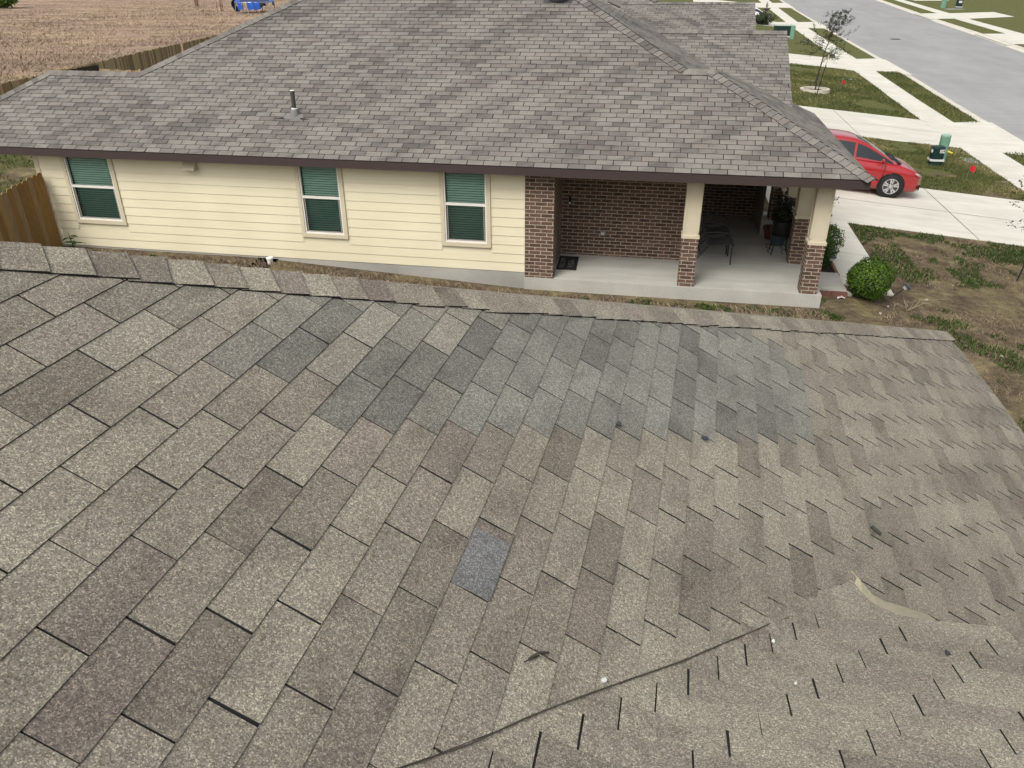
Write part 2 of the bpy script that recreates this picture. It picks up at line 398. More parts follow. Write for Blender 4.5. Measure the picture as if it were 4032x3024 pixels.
# far pavement
mb = MB()
a, b = strip_poly(lambda y: KF(y)+2.35, lambda y: KF(y)+3.95, 40, 220, 4)
for k in range(len(a)-1): sheet(mb, [a[k], b[k], b[k+1], a[k+1]], .018, 0, .05, SIDE_Z)
tag(mb.build('sidewalk', [M_CONC, M_JOINT]), kind='structure')
def driveway(y0, y1, x0, joints_x=(), joints_y=(), x_in=None):
    mb = MB()
    xe = SI((y0+y1)/2)+.0
    sheet(mb, [(x0, y0), (SI(y0), y0), (SI(y1), y1), (x0, y1)], .014)
    # apron between pavement and road, flared
    sheet(mb, [(SO(y0)-.02, y0), (KN(y0-.7)+.22, y0-.75), (KN(y1+.7)+.22, y1+.75), (SO(y1)-.02, y1)], .014, 0, .12)
    sheet(mb, [(KN(y0-.75)+.19, y0-.75), (RN(y0-.75)+.1, y0-1.0), (RN(y1+.75)+.1, y1+1.0), (KN(y1+.75)+.19, y1+.75)], -.085, 0, 0)
    for x in joints_x: sheet(mb, [(x-.012, y0), (x+.012, y0), (x+.012, y1), (x-.012, y1)], .018, 1, 0)
    for y in joints_y: sheet(mb, [(x0, y-.012), (SI(y), y-.012), (SI(y), y+.012), (x0, y+.012)], .0182, 1, 0)
    return tag(mb.build('driveway', [M_CONC, M_JOINT]), kind='structure')
driveway(20.2, 25.2, 2.9, (7.82,), (22.62,))
driveway(33.1, 39.4, 3.0, (7.55,), (36.3,))
driveway(58.6, 66.0, 3.0, (7.6,), (62.3,))
driveway(97.6, 106.9, 3.0, (8.0,), ())
driveway(141, 157, 3.0, (), ())
for (q) in ([(30.35, 91.5), (29.15, 80.2), (31.4, 80.0), (33.05, 80.0), (48, 88), (60, 92), (60, 101), (45, 96), (34.0, 91.9), (32.4, 91.9)],
            [(33.3, 126.6), (32.2, 114.9), (34.6, 115.6), (36.1, 115.4), (44.7, 121.6), (60, 131), (60, 141), (49, 134.3), (37.4, 127.6), (35.6, 127.4)]):
    mb = MB(); sheet(mb, q, .024, 0, 0, SIDE_Z)
    k = q[0]; l = q[1]
    sheet(mb, [(k[0]+.1, k[1]), (k[0]-.62, k[1]+.5), (l[0]-.62, l[1]-.5), (l[0]+.1, l[1])], .016, 0, .1, SIDE_Z-.02)
    tag(mb.build('driveway', [M_CONC, M_JOINT]), kind='structure')
mb = MB(); sheet(mb, [(43, 168.2), (60, 169), (60, 176), (43, 174)], .03, 0, 0, SIDE_Z)
tag(mb.build('driveway', [M_CONC, M_JOINT]), kind='structure')
# garden walk along the porch bed
mb = MB()
for y0, y1 in ((15.24, 15.93), (15.95, 17.55), (17.57, 18.87), (18.89, 20.19)):
    xa = lambda y: 3.76 if y < 19 else 3.76+.3*(y-19)
    pts = [(xa(y0), y0), (4.68, y0), (4.68, y1), (xa(y1), y1)]
    if y0 < 15.3: pts = [(4.1, y0), (4.68, y0), (4.68, y1), (xa(y1), y1), (3.76, 15.5)]
    sheet(mb, pts, .03, 0, .06)
tag(mb.build('garden_walk', [M_CONC, M_JOINT]), kind='structure')
mb = MB(); sheet(mb, [(3.05, 15.83), (3.70, 15.83), (3.70, 19.4), (3.05, 19.4)], .006, 0, 0)
tag(mb.build('planting_bed', plain('dark_mulch', C(58, 46, 38, .6), .95, .35, 25, fine=80)), kind='structure')
# manhole + road patch
def manhole(x, y, r):
    mb = MB(); n = 28
    z = ROAD_Z+.045
    mb.lathe([(r+.06, 0), (r+.06, .012), (r, .014), (r-.01, .006), (0.0, .008)], (x, y, z), n)
    for k in range(5):
        yy = y+(k-2)*r*.34; h = math.sqrt(max(0, r*r*.8-(yy-y)**2))
        mb.box(x-h, x+h, yy-.02, yy+.02, z+.006, z+.014)
    return mb.build('manhole_cover', plain('cast_iron', C(96, 88, 90, .6), .6, .2, 10))
tag(manhole(20.75, 85.2, .42), 'dark round manhole cover in the middle of the grey road', 'manhole cover')

# ------------------------------------------------------------------ shingles
TAB, EXPO = .3048, .127
def clip_poly(sub, clip):
    out = sub
    for i in range(len(clip)):
        if len(out) < 3: return []
        ax, ay = clip[i]; bx, by = clip[(i+1) % len(clip)]
        nx, ny = -(by-ay), bx-ax
        def dd(p): return (p[0]-ax)*nx+(p[1]-ay)*ny
        res = []
        for k in range(len(out)):
            p, q = out[k], out[(k+1) % len(out)]
            dp, dq = dd(p), dd(q)
            if dp >= 0: res.append(p)
            if (dp >= 0) != (dq >= 0):
                s = dp/(dp-dq); res.append((p[0]+s*(q[0]-p[0]), p[1]+s*(q[1]-p[1])))
        out = res
    return out
def shingles(mb, P, v0, v1, uL, uR, delta, thick, gap, expo, phase=0.0, tone=None, jit=.006, post=None, bd=None):
    bd = delta if bd is None else bd
    """P(u_m, v_m, h)->point. u in tabs, v in courses (downslope). material 0 tab, 1 dark edge"""
    pt = (lambda u, v, h: post(P(u*TAB, v*expo, 0))+Vector((0, 0, h))) if post else (lambda u, v, h: P(u*TAB, v*expo, h))
    R = random.Random(11)
    for v in range(v0, v1):
        a0, a1, b0, b1 = uL(v), uL(v+1), uR(v), uR(v+1)
        if max(b0, b1) <= min(a0, a1): continue
        trap = [(a0, v), (a0 if False else a1, v+1), (b1, v+1), (b0, v)]
        trap = trap[::-1]   # counter-clockwise in (u, v)
        ar = sum(trap[k][0]*trap[(k+1) % 4][1]-trap[(k+1) % 4][0]*trap[k][1] for k in range(4))
        if ar < 0: trap = trap[::-1]
        # near-black underlay, slot shade put into its colour
        n = max(1, int((max(b0, b1)-min(a0, a1))/.2)) if post else 1
        for k in range(n):
            f0, f1 = k/n, (k+1)/n
            mb.face([pt(a1+(b1-a1)*f0, v+1, -.003), pt(a1+(b1-a1)*f1, v+1, -.003), pt(b0*f1+a0*(1-f1), v, -.003), pt(b0*f0+a0*(1-f0), v, -.003)], 1)
        off = phase+delta*v
        jv = R.gauss(0, jit*.8)
        for t in range(int(math.floor(min(a0, a1)-off))-1, int(math.ceil(max(b0, b1)-off))+1):
            gp_ = gap(v) if callable(gap) else gap
            u0 = off+t+gp_/2/TAB; u1 = off+t+1-gp_/2/TAB
            ja, jb = R.gauss(0, jit), R.gauss(0, jit); jl = R.gauss(0, jit*.6)/expo*TAB
            rt_ = R.random(); rp = R.random(); rq = R.random()
            quad = [(u0+ja*.5, v), (u1+jb*.5, v), (u1+jb, v+1+jl*.5), (u0+ja, v+1+jl*.5)]
            q = clip_poly(quad, trap) if (u0 < max(a0, a1)+.05 or u1 > min(b0, b1)-.05) else quad
            if len(q) < 3: continue
            col = tone(u0, v, t, rt_, rp, rq) if tone else (rt_*rt_, 1 if rp > .9 else 0, 0, 1)
            hh = lambda vv: .001+(thick-.001)*max(0, min(1, vv-v))
            if isinstance(col, list): col = col[0]
            pts = [pt(x, y, hh(y)) for x, y in q]
            uv = [((x-bd*y)*TAB, y*expo) for x, y in q]
            if post:
                for j in range(5):
                    cell = [(u0-.1+1.2*j/5, v-.5), (u0-.1+1.2*(j+1)/5, v-.5), (u0-.1+1.2*(j+1)/5, v+1.5), (u0-.1+1.2*j/5, v+1.5)]
                    qq = clip_poly(q, cell)
                    if len(qq) > 2: mb.face([pt(x, y, hh(y)) for x, y in qq][::-1], 0, col, [((x-bd*y)*TAB, y*expo) for x, y in qq][::-1])
            else:
                mb.face(pts[::-1], 0, col, uv[::-1])
            # butt edge and slot sides
            m = len(q)
            for k in range(m):
                x0, y0 = q[k]; x1, y1 = q[(k+1) % m]
                if abs(y0-v) < 1e-4 and abs(y1-v) < 1e-4: continue
                ns = 5 if post else 1
                for j in range(ns):
                    xa, ya, xb, yb = x0+(x1-x0)*j/ns, y0+(y1-y0)*j/ns, x0+(x1-x0)*(j+1)/ns, y0+(y1-y0)*(j+1)/ns
                    mb.face([pt(xa, ya, -.002), pt(xb, yb, -.002), pt(xb, yb, hh(yb)), pt(xa, ya, hh(ya))], 1)
def plane_map(O, U, W, Nn):
    O, U, W, Nn = Vector(O), Vector(U), Vector(W), Vector(Nn)
    return lambda u, v, h: O+U*u+W*v+Nn*h
def lerp_fn(pts):
    vs = [p[0] for p in pts]; us = [p[1] for p in pts]
    def f(v):
        if v <= vs[0]:  return us[0]+(v-vs[0])*(us[1]-us[0])/(vs[1]-vs[0])
        if v >= vs[-1]: return us[-1]+(v-vs[-1])*(us[-1]-us[-2])/(vs[-1]-vs[-2])
        return float(np.interp(v, vs, us))
    return f
def hip_cap(mb, A, B, d1, d2, width=.15, expo=.127, lift=.012, thick=.006, seed=3, pinkp=.1, poly=None):
    """A top, B bottom of the ridge line; d1, d2 unit vectors down each slope, perpendicular to AB"""
    A, B = Vector(A), Vector(B); L = (B-A).length; ax = (B-A)/L; d1, d2 = Vector(d1), Vector(d2)
    n1 = ax.cross(d1).normalized(); n2 = -ax.cross(d2).normalized()
    if n1.z < 0: n1 = -n1
    if n2.z < 0: n2 = -n2
    nm = (n1+n2).normalized(); R = random.Random(seed)
    def prof(h, wj):
        return [d1*(width+wj)+n1*(h*.92), d1*width*.55+n1*h, d1*width*.2+n1*(h+.001)+nm*.0, nm*(h+.004), d2*width*.2+n2*(h+.001), d2*width*.55+n2*h, d2*(width+wj)+n2*(h*.92)]
    n = int(L/expo)
    at = (lambda q: A+ax*q) if poly is None else poly
    for k in range(n+1):
        s0 = k*expo-.02; s1 = min((k+1)*expo, L)+.0
        wj = R.gauss(0, .004); sk = R.gauss(0, .006)
        pa = [at(s0)+q for q in prof(lift-.004, wj)]
        pb = [at(s1)+ax*(sk*(i-3)/3)+q for i, q in enumerate(prof(lift+thick, wj))]
        pc = [p-nm*(thick+.006) for p in pb]
        col = (R.random()**1.6, 1 if R.random() < pinkp else 0, 0, 1)
        if R.random() < .5: prev = col
        for i in range(6):
            mb.face([pa[i], pa[i+1], pb[i+1], pb[i]], 0, col, [(s0, i*.05), (s0, i*.05+.05), (s1, i*.05+.05), (s1, i*.05)])
            mb.face([pb[i], pb[i+1], pc[i+1], pc[i]], 1)
        for i in (0, 6):
            dn = (n1 if i == 0 else n2)*(lift+.006)
            mb.face([pa[i], pb[i], pb[i]-dn, pa[i]-dn], 1)

# ------------------------------------------------------------------ near house (the roof underfoot)
PHI, PH1, S1 = .0544234, 1.9128513, .5469274
X0, Y0, DL = -1.8176687, 1.5482245, .3886705
c1, s1_ = math.cos(PHI), math.sin(PHI); al1 = math.atan(S1)
A_dir = Vector((c1, -s1_, 0)); B_dir = Vector((s1_, c1, 0))
U1 = B_dir; W1 = (A_dir*math.cos(al1)-Vector((0, 0, math.sin(al1)))); N1 = W1.cross(U1)
if N1.z < 0: N1 = -N1
O1 = A_dir*X0+B_dir*Y0+Vector((0, 0, CAMZ-PH1-S1*X0))
P1 = plane_map(O1, U1, W1, N1)
EX1 = .127
def p1z(x, y): return CAMZ-PH1-S1*(x*c1-y*s1_)
VAL = [(-1.64, 11.51), (-1.16, 12.62), (-.66, 13.59), (-.17, 14.64), (.35, 15.81), (.98, 17.24), (1.56, 18.43), (1.97, 19.3), (2.32, 20.01), (2.78, 21.07), (3.15, 21.83), (3.51, 22.62)]
val_u = lerp_fn([(v, u) for u, v in VAL])
def uL1(v):
    if v <= 8: return -15.0
    if v <= 11.5: return val_u(v)-.0
    if v < 22.6: return val_u(v)
    return 3.51+(v-22.6)*.01-.35*min(1, (v-22.6)) if v < 30 else 3.0
def uL1(v):
    if v < 22.62: return val_u(v)
    return 3.35 if v < 24 else 2.6
hip_low = lerp_fn([(-1.83, .78), (2.32, 2.69), (8.87, 5.71), (20.72, 11.43), (39.7, 20.7)])
def uR1(v): return hip_low(v)+.26
EAVE_V = 43
def eave_cut(v): return 20.7-(v-39.7)*2.943      # u of the eave line at course v (v > 39.7)
def uR1c(v): return min(uR1(v), eave_cut(v)) if v > 39.4 else uR1(v)
def near_tone(u, v, t, r, p, q):
    patch = 0.0
    n = t                                  # u = t + DL v
    vmax = 22 if u < 10.2 else 19
    if n >= -1 and 3 <= v <= vmax and not (v < 6 and n < 0): patch = 1.0 if v > 8 else .35+.6*r
    elif n >= 0 and v < 3: patch = .35*q
    pink = 0.0
    if patch < .5:
        if p > .78: pink = .3+.6*q
    elif p > .93: pink = .5*q
    tone = r**1.7*(1.15 if patch > .5 else .9)
    if v >= 24: tone *= .85
    return (tone, pink, patch, 1)
house1 = empty('near_house', (0, 0, 0), 0, 'near house whose grey shingle roof fills the lower half of the view', 'house')
mb = MB()
shingles(mb, P1, -24, EAVE_V, uL1, uR1c, DL, .0048, (lambda v: .0052+.0045*min(1, max(0, (v-8)/18))), EX1, 0.0, near_tone, .0045)
# one slate blue tab
def tabq(u0, u1, v0, v1, h0, h1, col, mat=0):
    pts = [P1(u0*TAB, v0*EX1, h0), P1(u1*TAB, v0*EX1, h0), P1((u1+.03)*TAB, v1*EX1, h1), P1((u0+.03)*TAB, v1*EX1, h1)]
    mb.face(pts[::-1], mat, col, [(u0*TAB, v0*EX1), (u1*TAB, v0*EX1), (u1*TAB, v1*EX1), (u0*TAB, v1*EX1)][::-1])
# make the blue tab as its own material slot
tabq(.255, 1.10, 11.03, 12.03, .0035, .0082, (0.15, 0, 0, 1), 2)
tabq(1.10, 1.245, 11.03, 12.03, .0035, .0080, (1.0, .3, 0, 1), 0)
M_BLUE = shingle_mat('slate_blue_shingle', C(136, 137, 136), C(116, 117, 117), C(134, 128, 126), C(146, 147, 146), True)
roof1 = mb.build('roof', [M_NEAR, M_DARK, M_BLUE], house1)
# second slope (lower right), rising out of the valley
PHI2, H2, S2 = .0282560, 1.3946436, .3452062
X2, Y2, D2 = .2796776, 1.4657038, .3227643
c2, s2_ = math.cos(PHI2), math.sin(PHI2); al2 = math.atan(S2)
A2 = Vector((c2, -s2_, 0)); B2 = Vector((s2_, c2, 0))
W2 = B2*math.cos(al2)-Vector((0, 0, math.sin(al2))); N2 = A2.cross(W2)
if N2.z < 0: N2 = -N2
O2 = A2*X2+B2*Y2+Vector((0, 0, CAMZ-H2-S2*Y2))
P2 = plane_map(O2, A2, W2, N2)
def wrap(p):
    za = p1z(p.x, p.y)-.006; zb = p.z; k = .06
    h = max(k-abs(za-zb), 0)/k
    return Vector((p.x, p.y, max(za, zb)+h*h*k*.25))
VAL2 = [(-30, -14.2), (-2.35, -2.77), (-1.19, -2.29), (.1, -1.87), (1.26, -1.44), (2.48, -.96), (4.0, -.35), (5.21, .07), (6.13, .39), (6.89, .66), (7.84, 1.05), (8.62, 1.32), (9.37, 1.6)]
uL2 = lerp_fn([(a, b-.30) for a, b in VAL2])
EDGE2 = [(8.8, 2.94), (8.85, 2.78), (8.94, 2.56), (9.01, 2.38), (9.32, 2.23), (9.76, 2.10), (10.34, 2.03), (11.01, 2.0), (11.76, 2.02)]
def uL2c(v): return uL2(v)
def uR2(v):
    if v <= 8.5: return 14.0
    return float(np.interp(v, [8.5, 8.8, 8.85, 8.94, 9.01, 9.32, 9.76, 10.34, 11.01, 11.76], [14, 2.98, 2.80, 2.58, 2.40, 2.25, 2.11, 2.04, 2.01, 2.0]))
def p2_tone(u, v, t, r, p, q): return (r*r*.8, (.3+.6*q) if p > .72 else 0, 0, 1)
mb = MB()
def uR2big(v): return 14.0
shingles(mb, P2, -20, 8, uL2c, uR2big, D2, .0048, .0056, .127, 0.0, p2_tone, .0045, post=wrap)
# last, cut course: narrow slices so the curved lower edge follows the photograph
def last(v): return uL2(v)
edge_v = lambda u: float(np.interp(u, [1.2, 1.6, 1.85, 2.0, 2.03, 2.1, 2.23, 2.38, 2.56, 2.78, 2.94, 3.24, 3.54, 3.87, 6, 14], [9.0, 9.9, 10.6, 11.2, 10.1, 9.5, 9.1, 8.85, 8.8, 8.78, 8.84, 8.94, 9.01, 9.08, 9.1, 9.1]))
us = list(np.arange(1.0, 4.2, .06))+list(np.arange(4.2, 14.01, .5))
for k in range(len(us)-1):
    ua, ub = us[k], us[k+1]
    if ub < uL2(8)+.05: continue
    va, vb = edge_v(ua), edge_v(ub)
    def pp(u, v, h): return wrap(P2(u*TAB, v*.127, 0))+Vector((0, 0, h))
    ph = (ua-D2*8) % 1.0
    cell = math.floor(ua-D2*8)
    col = ((math.sin(cell*12.9898)*43758.5) % 1*.6, 0.5 if cell % 4 == 1 else 0, 0, 1)
    nn = 4
    for j in range(nn):
        t0, t1 = j/nn, (j+1)/nn
        q = [pp(ua, 8+(va-8)*t0, .002), pp(ub, 8+(vb-8)*t0, .002), pp(ub, 8+(vb-8)*t1, .004), pp(ua, 8+(va-8)*t1, .004)]
        mb.face(q[::-1], 0, col, [(ua*TAB, 1), (ub*TAB, 1), (ub*TAB, 1.1), (ua*TAB, 1.1)])
    e0, e1 = pp(ua, va, .004), pp(ub, vb, .004)
    mb.face([e0, e1, e1-Vector((0, 0, .012)), e0-Vector((0, 0, .012))], 1)
roof2 = mb.build('lower_roof', [M_NEAR, M_DARK], house1)
mb = MB(); vp_ = [P1(u*TAB, v*EX1, .004)+Vector((.003, -.002, 0)) for u, v in VAL+[(3.72, 23.05)]]
vp_ = [P1((-1.64-4*.43)*TAB, (11.51-4)*EX1, .004)]+vp_
mb.tube(vp_, [.0023]*(len(vp_)-2)+[.0016, .001], 6); mb.build('valley_shadow_line', plain('valley_line_shade', (.05, .042, .036), .9, .2), house1)  # dark bead added as the shadow line along the cut valley edge
# fascia under that eave and beige flashing showing along its corner
mb = MB()
EP = [P2(u*TAB, v*.127, -.012) for u, v in ((2.05, 10.2), (2.12, 9.7), (2.25, 9.25), (2.45, 8.95), (2.8, 8.8), (3.5, 8.9), (6, 9), (14, 9))]
EP = [wrap(p)-Vector((0, 0, .008)) for p in EP]
for k in range(len(EP)-1):
    a, b = EP[k]-B2*.04, EP[k+1]-B2*.04
    za, zb = p1z(a.x, a.y)-.02, p1z(b.x, b.y)-.02
    mb.face([a, b, Vector((b.x, b.y, min(zb, b.z-.01))), Vector((a.x, a.y, min(za, a.z-.01)))])
mb.build('cheek_wall', M_TRIM, house1)
mb = MB()
OUT = [(4.38, 23.56), (4.26, 23.91), (4.10, 24.31), (4.12, 24.85), (4.26, 25.68), (4.41, 26.67), (4.43, 27.1)]
INN = [(2.02, 11.9), (2.0, 10.9), (2.05, 10.1), (2.2, 9.3), (2.45, 8.9), (2.7, 8.85), (2.8, 8.85)]
for k in range(len(OUT)-1):
    o0, o1 = P1(OUT[k][0]*TAB, OUT[k][1]*EX1, .012), P1(OUT[k+1][0]*TAB, OUT[k+1][1]*EX1, .012)
    i0, i1 = [wrap(P2(u*TAB, v*.127, 0))-Vector((0, 0, .012)) for u, v in (INN[k], INN[k+1])]
    mb.face([o0, o1, i1, i0]); mb.face([o0-Vector((0, 0, .01)), o1-Vector((0, 0, .01)), o1, o0])
mb.build('flashing', plain('beige_flashing', C(206, 196, 166, .6), .6, .1, 20, fine=90), house1)
# hip cap
hl = lambda v: P1((hip_low(v))*TAB, v*EX1, 0)
HB, HT = hl(39.6), hl(-24)
ax1 = (HB-HT).normalized()
perp = N1.cross(ax1).normalized()
if perp.dot(U1) < 0: perp = -perp
HW = .128
HB2, HT2 = HB+perp*HW, HT+perp*HW
# hidden side slope beyond the hip falls towards the neighbour
side_dn = (B_dir*1.0+Vector((0, 0, -.62))).normalized()
side_perp = (side_dn-ax1*side_dn.dot(ax1)).normalized()
mb = MB()
HPV = [-24, -10, -1.83, 2.32, 8.87, 20.72, 39.6]
HPP = [hl(v)+perp*HW for v in HPV]
HPS = [0.0]
for k in range(1, len(HPP)): HPS.append(HPS[-1]+(HPP[k]-HPP[k-1]).length)
def hip_at(q):
    k = 0
    while k < len(HPS)-2 and q > HPS[k+1]: k += 1
    return HPP[k]+(HPP[k+1]-HPP[k])*((q-HPS[k])/(HPS[k+1]-HPS[k]))
hip_cap(mb, HT2, HT2+ax1*(HPS[-1]+.05), -perp, side_perp, HW, .127, .011, .005, 5, .18, hip_at)
hc = mb.build('hip_cap', [M_NEAR, M_DARK], house1)
mb = MB()
EZ = HB2.z-.02
nseg = 12
top = [hip_at(HPS[-1]*k/nseg) for k in range(nseg+1)]
mb2 = MB()
ybase = HB2.dot(B_dir)+.1
rows_t = []
for p in top:
    d_ = max(.05, ybase-p.dot(B_dir))
    e = p+B_dir*d_; e = Vector((e.x, e.y, min(EZ, p.z-.62*d_ if False else EZ)))
    rows_t.append([p-Vector((0, 0, .01)), e])
mb.grid(rows_t, 0, (.3, 0, 0, 1)); mb.build('side_slope', [M_NEAR], house1)
# street-side fascia, soffit and walls under the eaves
ea = P1(eave_cut(39.7)*TAB, 39.7*EX1, 0); eb = P1(eave_cut(46)*TAB, 46*EX1, 0)
mb = MB()
dn = Vector((0, 0, -.16))
mb.face([ea+Vector((-.02, 0, -.01)), eb+Vector((-.02, 0, -.01)), eb+dn, ea+dn]); mb.face([top[0]*0+Vector((rows_t[0][1])), rows_t[-1][1], rows_t[-1][1]+dn, rows_t[0][1]+dn])
mb.build('fascia', M_FASCIA, house1)
mb = MB()
wx = 2.35
for (xa, xb, ya, yb) in ((-12, wx, -8, 7.1),):
    mb.box(xa, xb, ya, yb, -.1, EZ-.12)
mb.build('wall', M_SIDING, house1)

# ------------------------------------------------------------------ neighbour house
YN, ZN, XN, SN = 13.803329, CAMZ-3.2029346, -12.576408, .5674311
anb = math.atan(SN); EXN = .1257671
UN = Vector((1, 0, 0)); WN = Vector((0, -math.cos(anb), -math.sin(anb))); NN = Vector((0, -math.sin(anb), math.cos(anb)))
ON = Vector((XN, YN, ZN))
PN = plane_map(ON, UN, WN, NN)
house2 = empty('neighbour_house', (0, 0, 0), 0, 'cream sided house with brick porch and dark brown fascia next door', 'house')
def v_of_z(z): return -(z-ZN)/math.sin(anb)/EXN
def u_of_x(x): return (x-XN)/TAB
nbL = lerp_fn([(v_of_z(z), u_of_x(x)) for z, x in ((6.2, -5.75), (4.93, -8.3), (3.60, -11.02), (3.599, -13.17), (2.447, -15.1))])
nbR = lerp_fn([(v_of_z(z), u_of_x(x)) for z, x in ((6.2, -4.3), (4.95, -1.87), (3.812, .33), (3.811, .82), (2.447, 3.52))])
def nb_tone(u, v, t, r, p, q): return (r**2.2*.95, (.5+.5*q) if p > .93 else 0, 0, 1)
mb = MB()
shingles(mb, PN, int(v_of_z(6.2)), 0, nbL, nbR, .4167, .009, .014, EXN, .41, nb_tone, .008, bd=-.5833)
roofN = mb.build('roof', [M_NB, M_NBDARK], house2)
# street-facing slopes (upper and lower), polygons on planes of fall towards +X
def street_slope(xr, zr, s, ylo, yhi, vmax, tone=nb_tone, name='street_slope', seedphase=.2):
    """xr,zr reference point; ylo(z), yhi(z) limits"""
    a = math.atan(s); Wd = Vector((math.cos(a), 0, -math.sin(a))); Ud = Vector((0, 1, 0)); Nd = Vector((math.sin(a), 0, math.cos(a)))
    P = plane_map((xr, 0, zr), Ud, Wd, Nd)
    mb = MB(); z_at = lambda v: zr-v*EXN*math.sin(a)
    shingles(mb, P, vmax[0], vmax[1], lambda v: ylo(z_at(v))/TAB, lambda v: yhi(z_at(v))/TAB, .4167, .006, .012, EXN, seedphase, tone, .008)
    return mb.build(name, [M_NB, M_NBDARK], house2)
f_ = lambda pts: lerp_fn(pts)
street_slope(.82, 3.82, .512, f_([(2.447, 13.84), (3.82, 16.24)]), f_([(2.40, 20.5), (2.69, 19.85), (3.69, 17.41), (3.82, 16.30)]), (0, 24))
street_slope(.33, 3.812, .518, f_([(3.2, 16.24), (3.81, 16.18), (4.95, 18.2)]), f_([(3.32, 20.7), (3.56, 21.43), (4.02, 22.24), (4.46, 21.11), (4.89, 19.77), (5.3, 18.9)]), (-26, 8), name='upper_street_slope')
# back slopes (out of sight, close the volume)
mb = MB()
K = lambda x, y, z: Vector((x, y, z))
def zroof(z): return YN+(z-ZN)/SN
zr = zroof
mb.face([K(-5.75, zr(6.2), 6.19), K(-11.05, zr(3.6), 3.59), K(-11.05, 24, 3.59), K(-5.75, 21.6, 6.19)], 0)
mb.face([K(-13.17, zr(3.6), 3.58), K(-15.1, YN, 2.43), K(-15.1, 20, 2.43), K(-13.17, 17.5, 3.58)], 0)
mb.face([K(-13.17, zr(3.6), 3.58), K(-11.0, zr(3.6), 3.58), K(-11.0, 18.6, 2.6), K(-13.17, 18.6, 2.6)], 0)
mb.face([K(-5.75, zr(6.2), 6.19), K(-5.75, 21.6, 6.19), K(-4.3, 21.6, 6.19), K(-4.3, zr(6.2), 6.19)], 0)
mb.face([K(-5.75, 21.6, 6.19), K(-12.6, 27, 2.6), K(0, 27, 2.6), K(-4.3, 21.6, 6.19)], 0)
mb.face([K(.82, 16.26, 3.78), K(.33, 16.2, 3.78), K(1.9, 20.6, 2.4), K(3.5, 20.4, 2.36)], 0)
mb.build('back_slope', M_NB, house2)
# hip caps
mb = MB()
def capline(A, B, d1, d2, seed): hip_cap(mb, A, B, d1, d2, .16, .14, .016, .008, seed, .03)
def perp_to(d, ax): d = Vector(d); return (d-ax*d.dot(ax)).normalized()
def hipseg(A, B, dd1, dd2, seed):
    A, B = Vector(A), Vector(B); ax = (B-A).normalized(); capline(A, B, perp_to(dd1, ax), perp_to(dd2, ax), seed)
south = (0, -1, -SN); east = (1, 0, -.515); west = (-1, 0, -.55)
RP = lambda x, z: (x, zroof(z), z)
hipseg(RP(-4.3, 6.2), RP(.33, 3.83), south, east, 21)
hipseg(RP(.30, 3.83), RP(.86, 3.83), south, (0, 1, -.4), 22)
hipseg(RP(.82, 3.83), RP(3.50, 2.46), south, east, 23)
hipseg(RP(-5.75, 6.2), RP(-11.05, 3.60), south, west, 24)
hipseg(RP(-11.0, 3.62), RP(-13.2, 3.62), south, (0, 1, -.4), 25)
hipseg(RP(-13.15, 3.61), RP(-15.08, 2.46), south, west, 26)
# ridge along the garage roof is added with that roof
mb.build('hip_cap', [M_NB, M_NBDARK], house2)
# lifted shingle on the street slope
mb = MB()
lp = Vector((-1.55, 20.55, 4.83))
mb.face([lp, lp+Vector((.30, 0, -.12)), lp+Vector((.32, .25, -.02)), lp+Vector((.02, .25, .10))]); mb.face([lp-Vector((0, .02, .02)), lp+Vector((.30, -.02, -.15)), lp+Vector((.30, 0, -.12)), lp], 1)
mb.build('lifted_shingle', [M_NB, M_NBDARK], house2)
# fascia, soffit, gutterless eave
YW = 14.153
mb = MB()
mb.box(-15.1, 3.46, YN+.005, YN+.045, ZN-.155, ZN-.010)
mb.box(3.42, 3.46, YN+.045, 20.3, ZN-.155, ZN-.012)
mb.build('fascia', M_FASCIA, house2)
mb = MB()
mb.box(-15.1, 3.42, YN+.045, YW+.05, ZN-.13, ZN-.115)
mb.box(-2.40, 3.42, YW+.05, 19.9, ZN-.13, ZN-.115)
mb.build('soffit', M_SOFFIT, house2)
# porch beam behind the fascia
mb = MB(); mb.box(-1.87, 3.02, YW+.02, YW+.28, ZN-.25, ZN-.131); mb.box(2.74, 3.0, YW+.28, 19.0, ZN-.25, ZN-.131)
mb.build('porch_beam', M_TRIM, house2)
# siding wall: overlapping boards left of the pilaster, with window openings
WIN = [('a', -12.03, -10.86, .845), ('b', -6.95, -5.98, .815), ('c', -4.06, -3.08, .80)]     # trim left, trim right, trim bottom z
ZT = ZN-.12
XL, XR = -12.66, -2.425
mb = MB()
z = .345; lap = .178
while z < ZT:
    z1 = min(z+lap+.01, ZT)
    cuts = [(XL+.09, XR)]
    for _, a, b, zb in WIN:
        if z1 > zb+.0:
            cuts = [seg for (p, q) in cuts for seg in ((p, min(q, a)), (max(p, b), q)) if seg[1]-seg[0] > .01]
    for p, q in cuts:
        yb, yt = YW-.004, YW+.008
        f0 = [(p, yb, z), (q, yb, z), (q, yt, z1), (p, yt, z1)]
        mb.face(f0, 0); mb.face([(p, YW+.02, z), (q, YW+.02, z), (q, yb, z), (p, yb, z)], 0)
    z += lap
wallbk = YW+.012
for p, q, z0, z1 in [(XL, -11.96, .3, ZT), (-10.93, -6.88, .3, ZT), (-6.05, -3.99, .3, ZT), (-3.15, XR, .3, ZT), (-11.96, -10.93, .3, .92), (-6.88, -6.05, .3, .89), (-3.99, -3.15, .3, .87)]:
    mb.face([(p, wallbk, z0), (q, wallbk, z0), (q, wallbk, z1), (p, wallbk, z1)], 0)
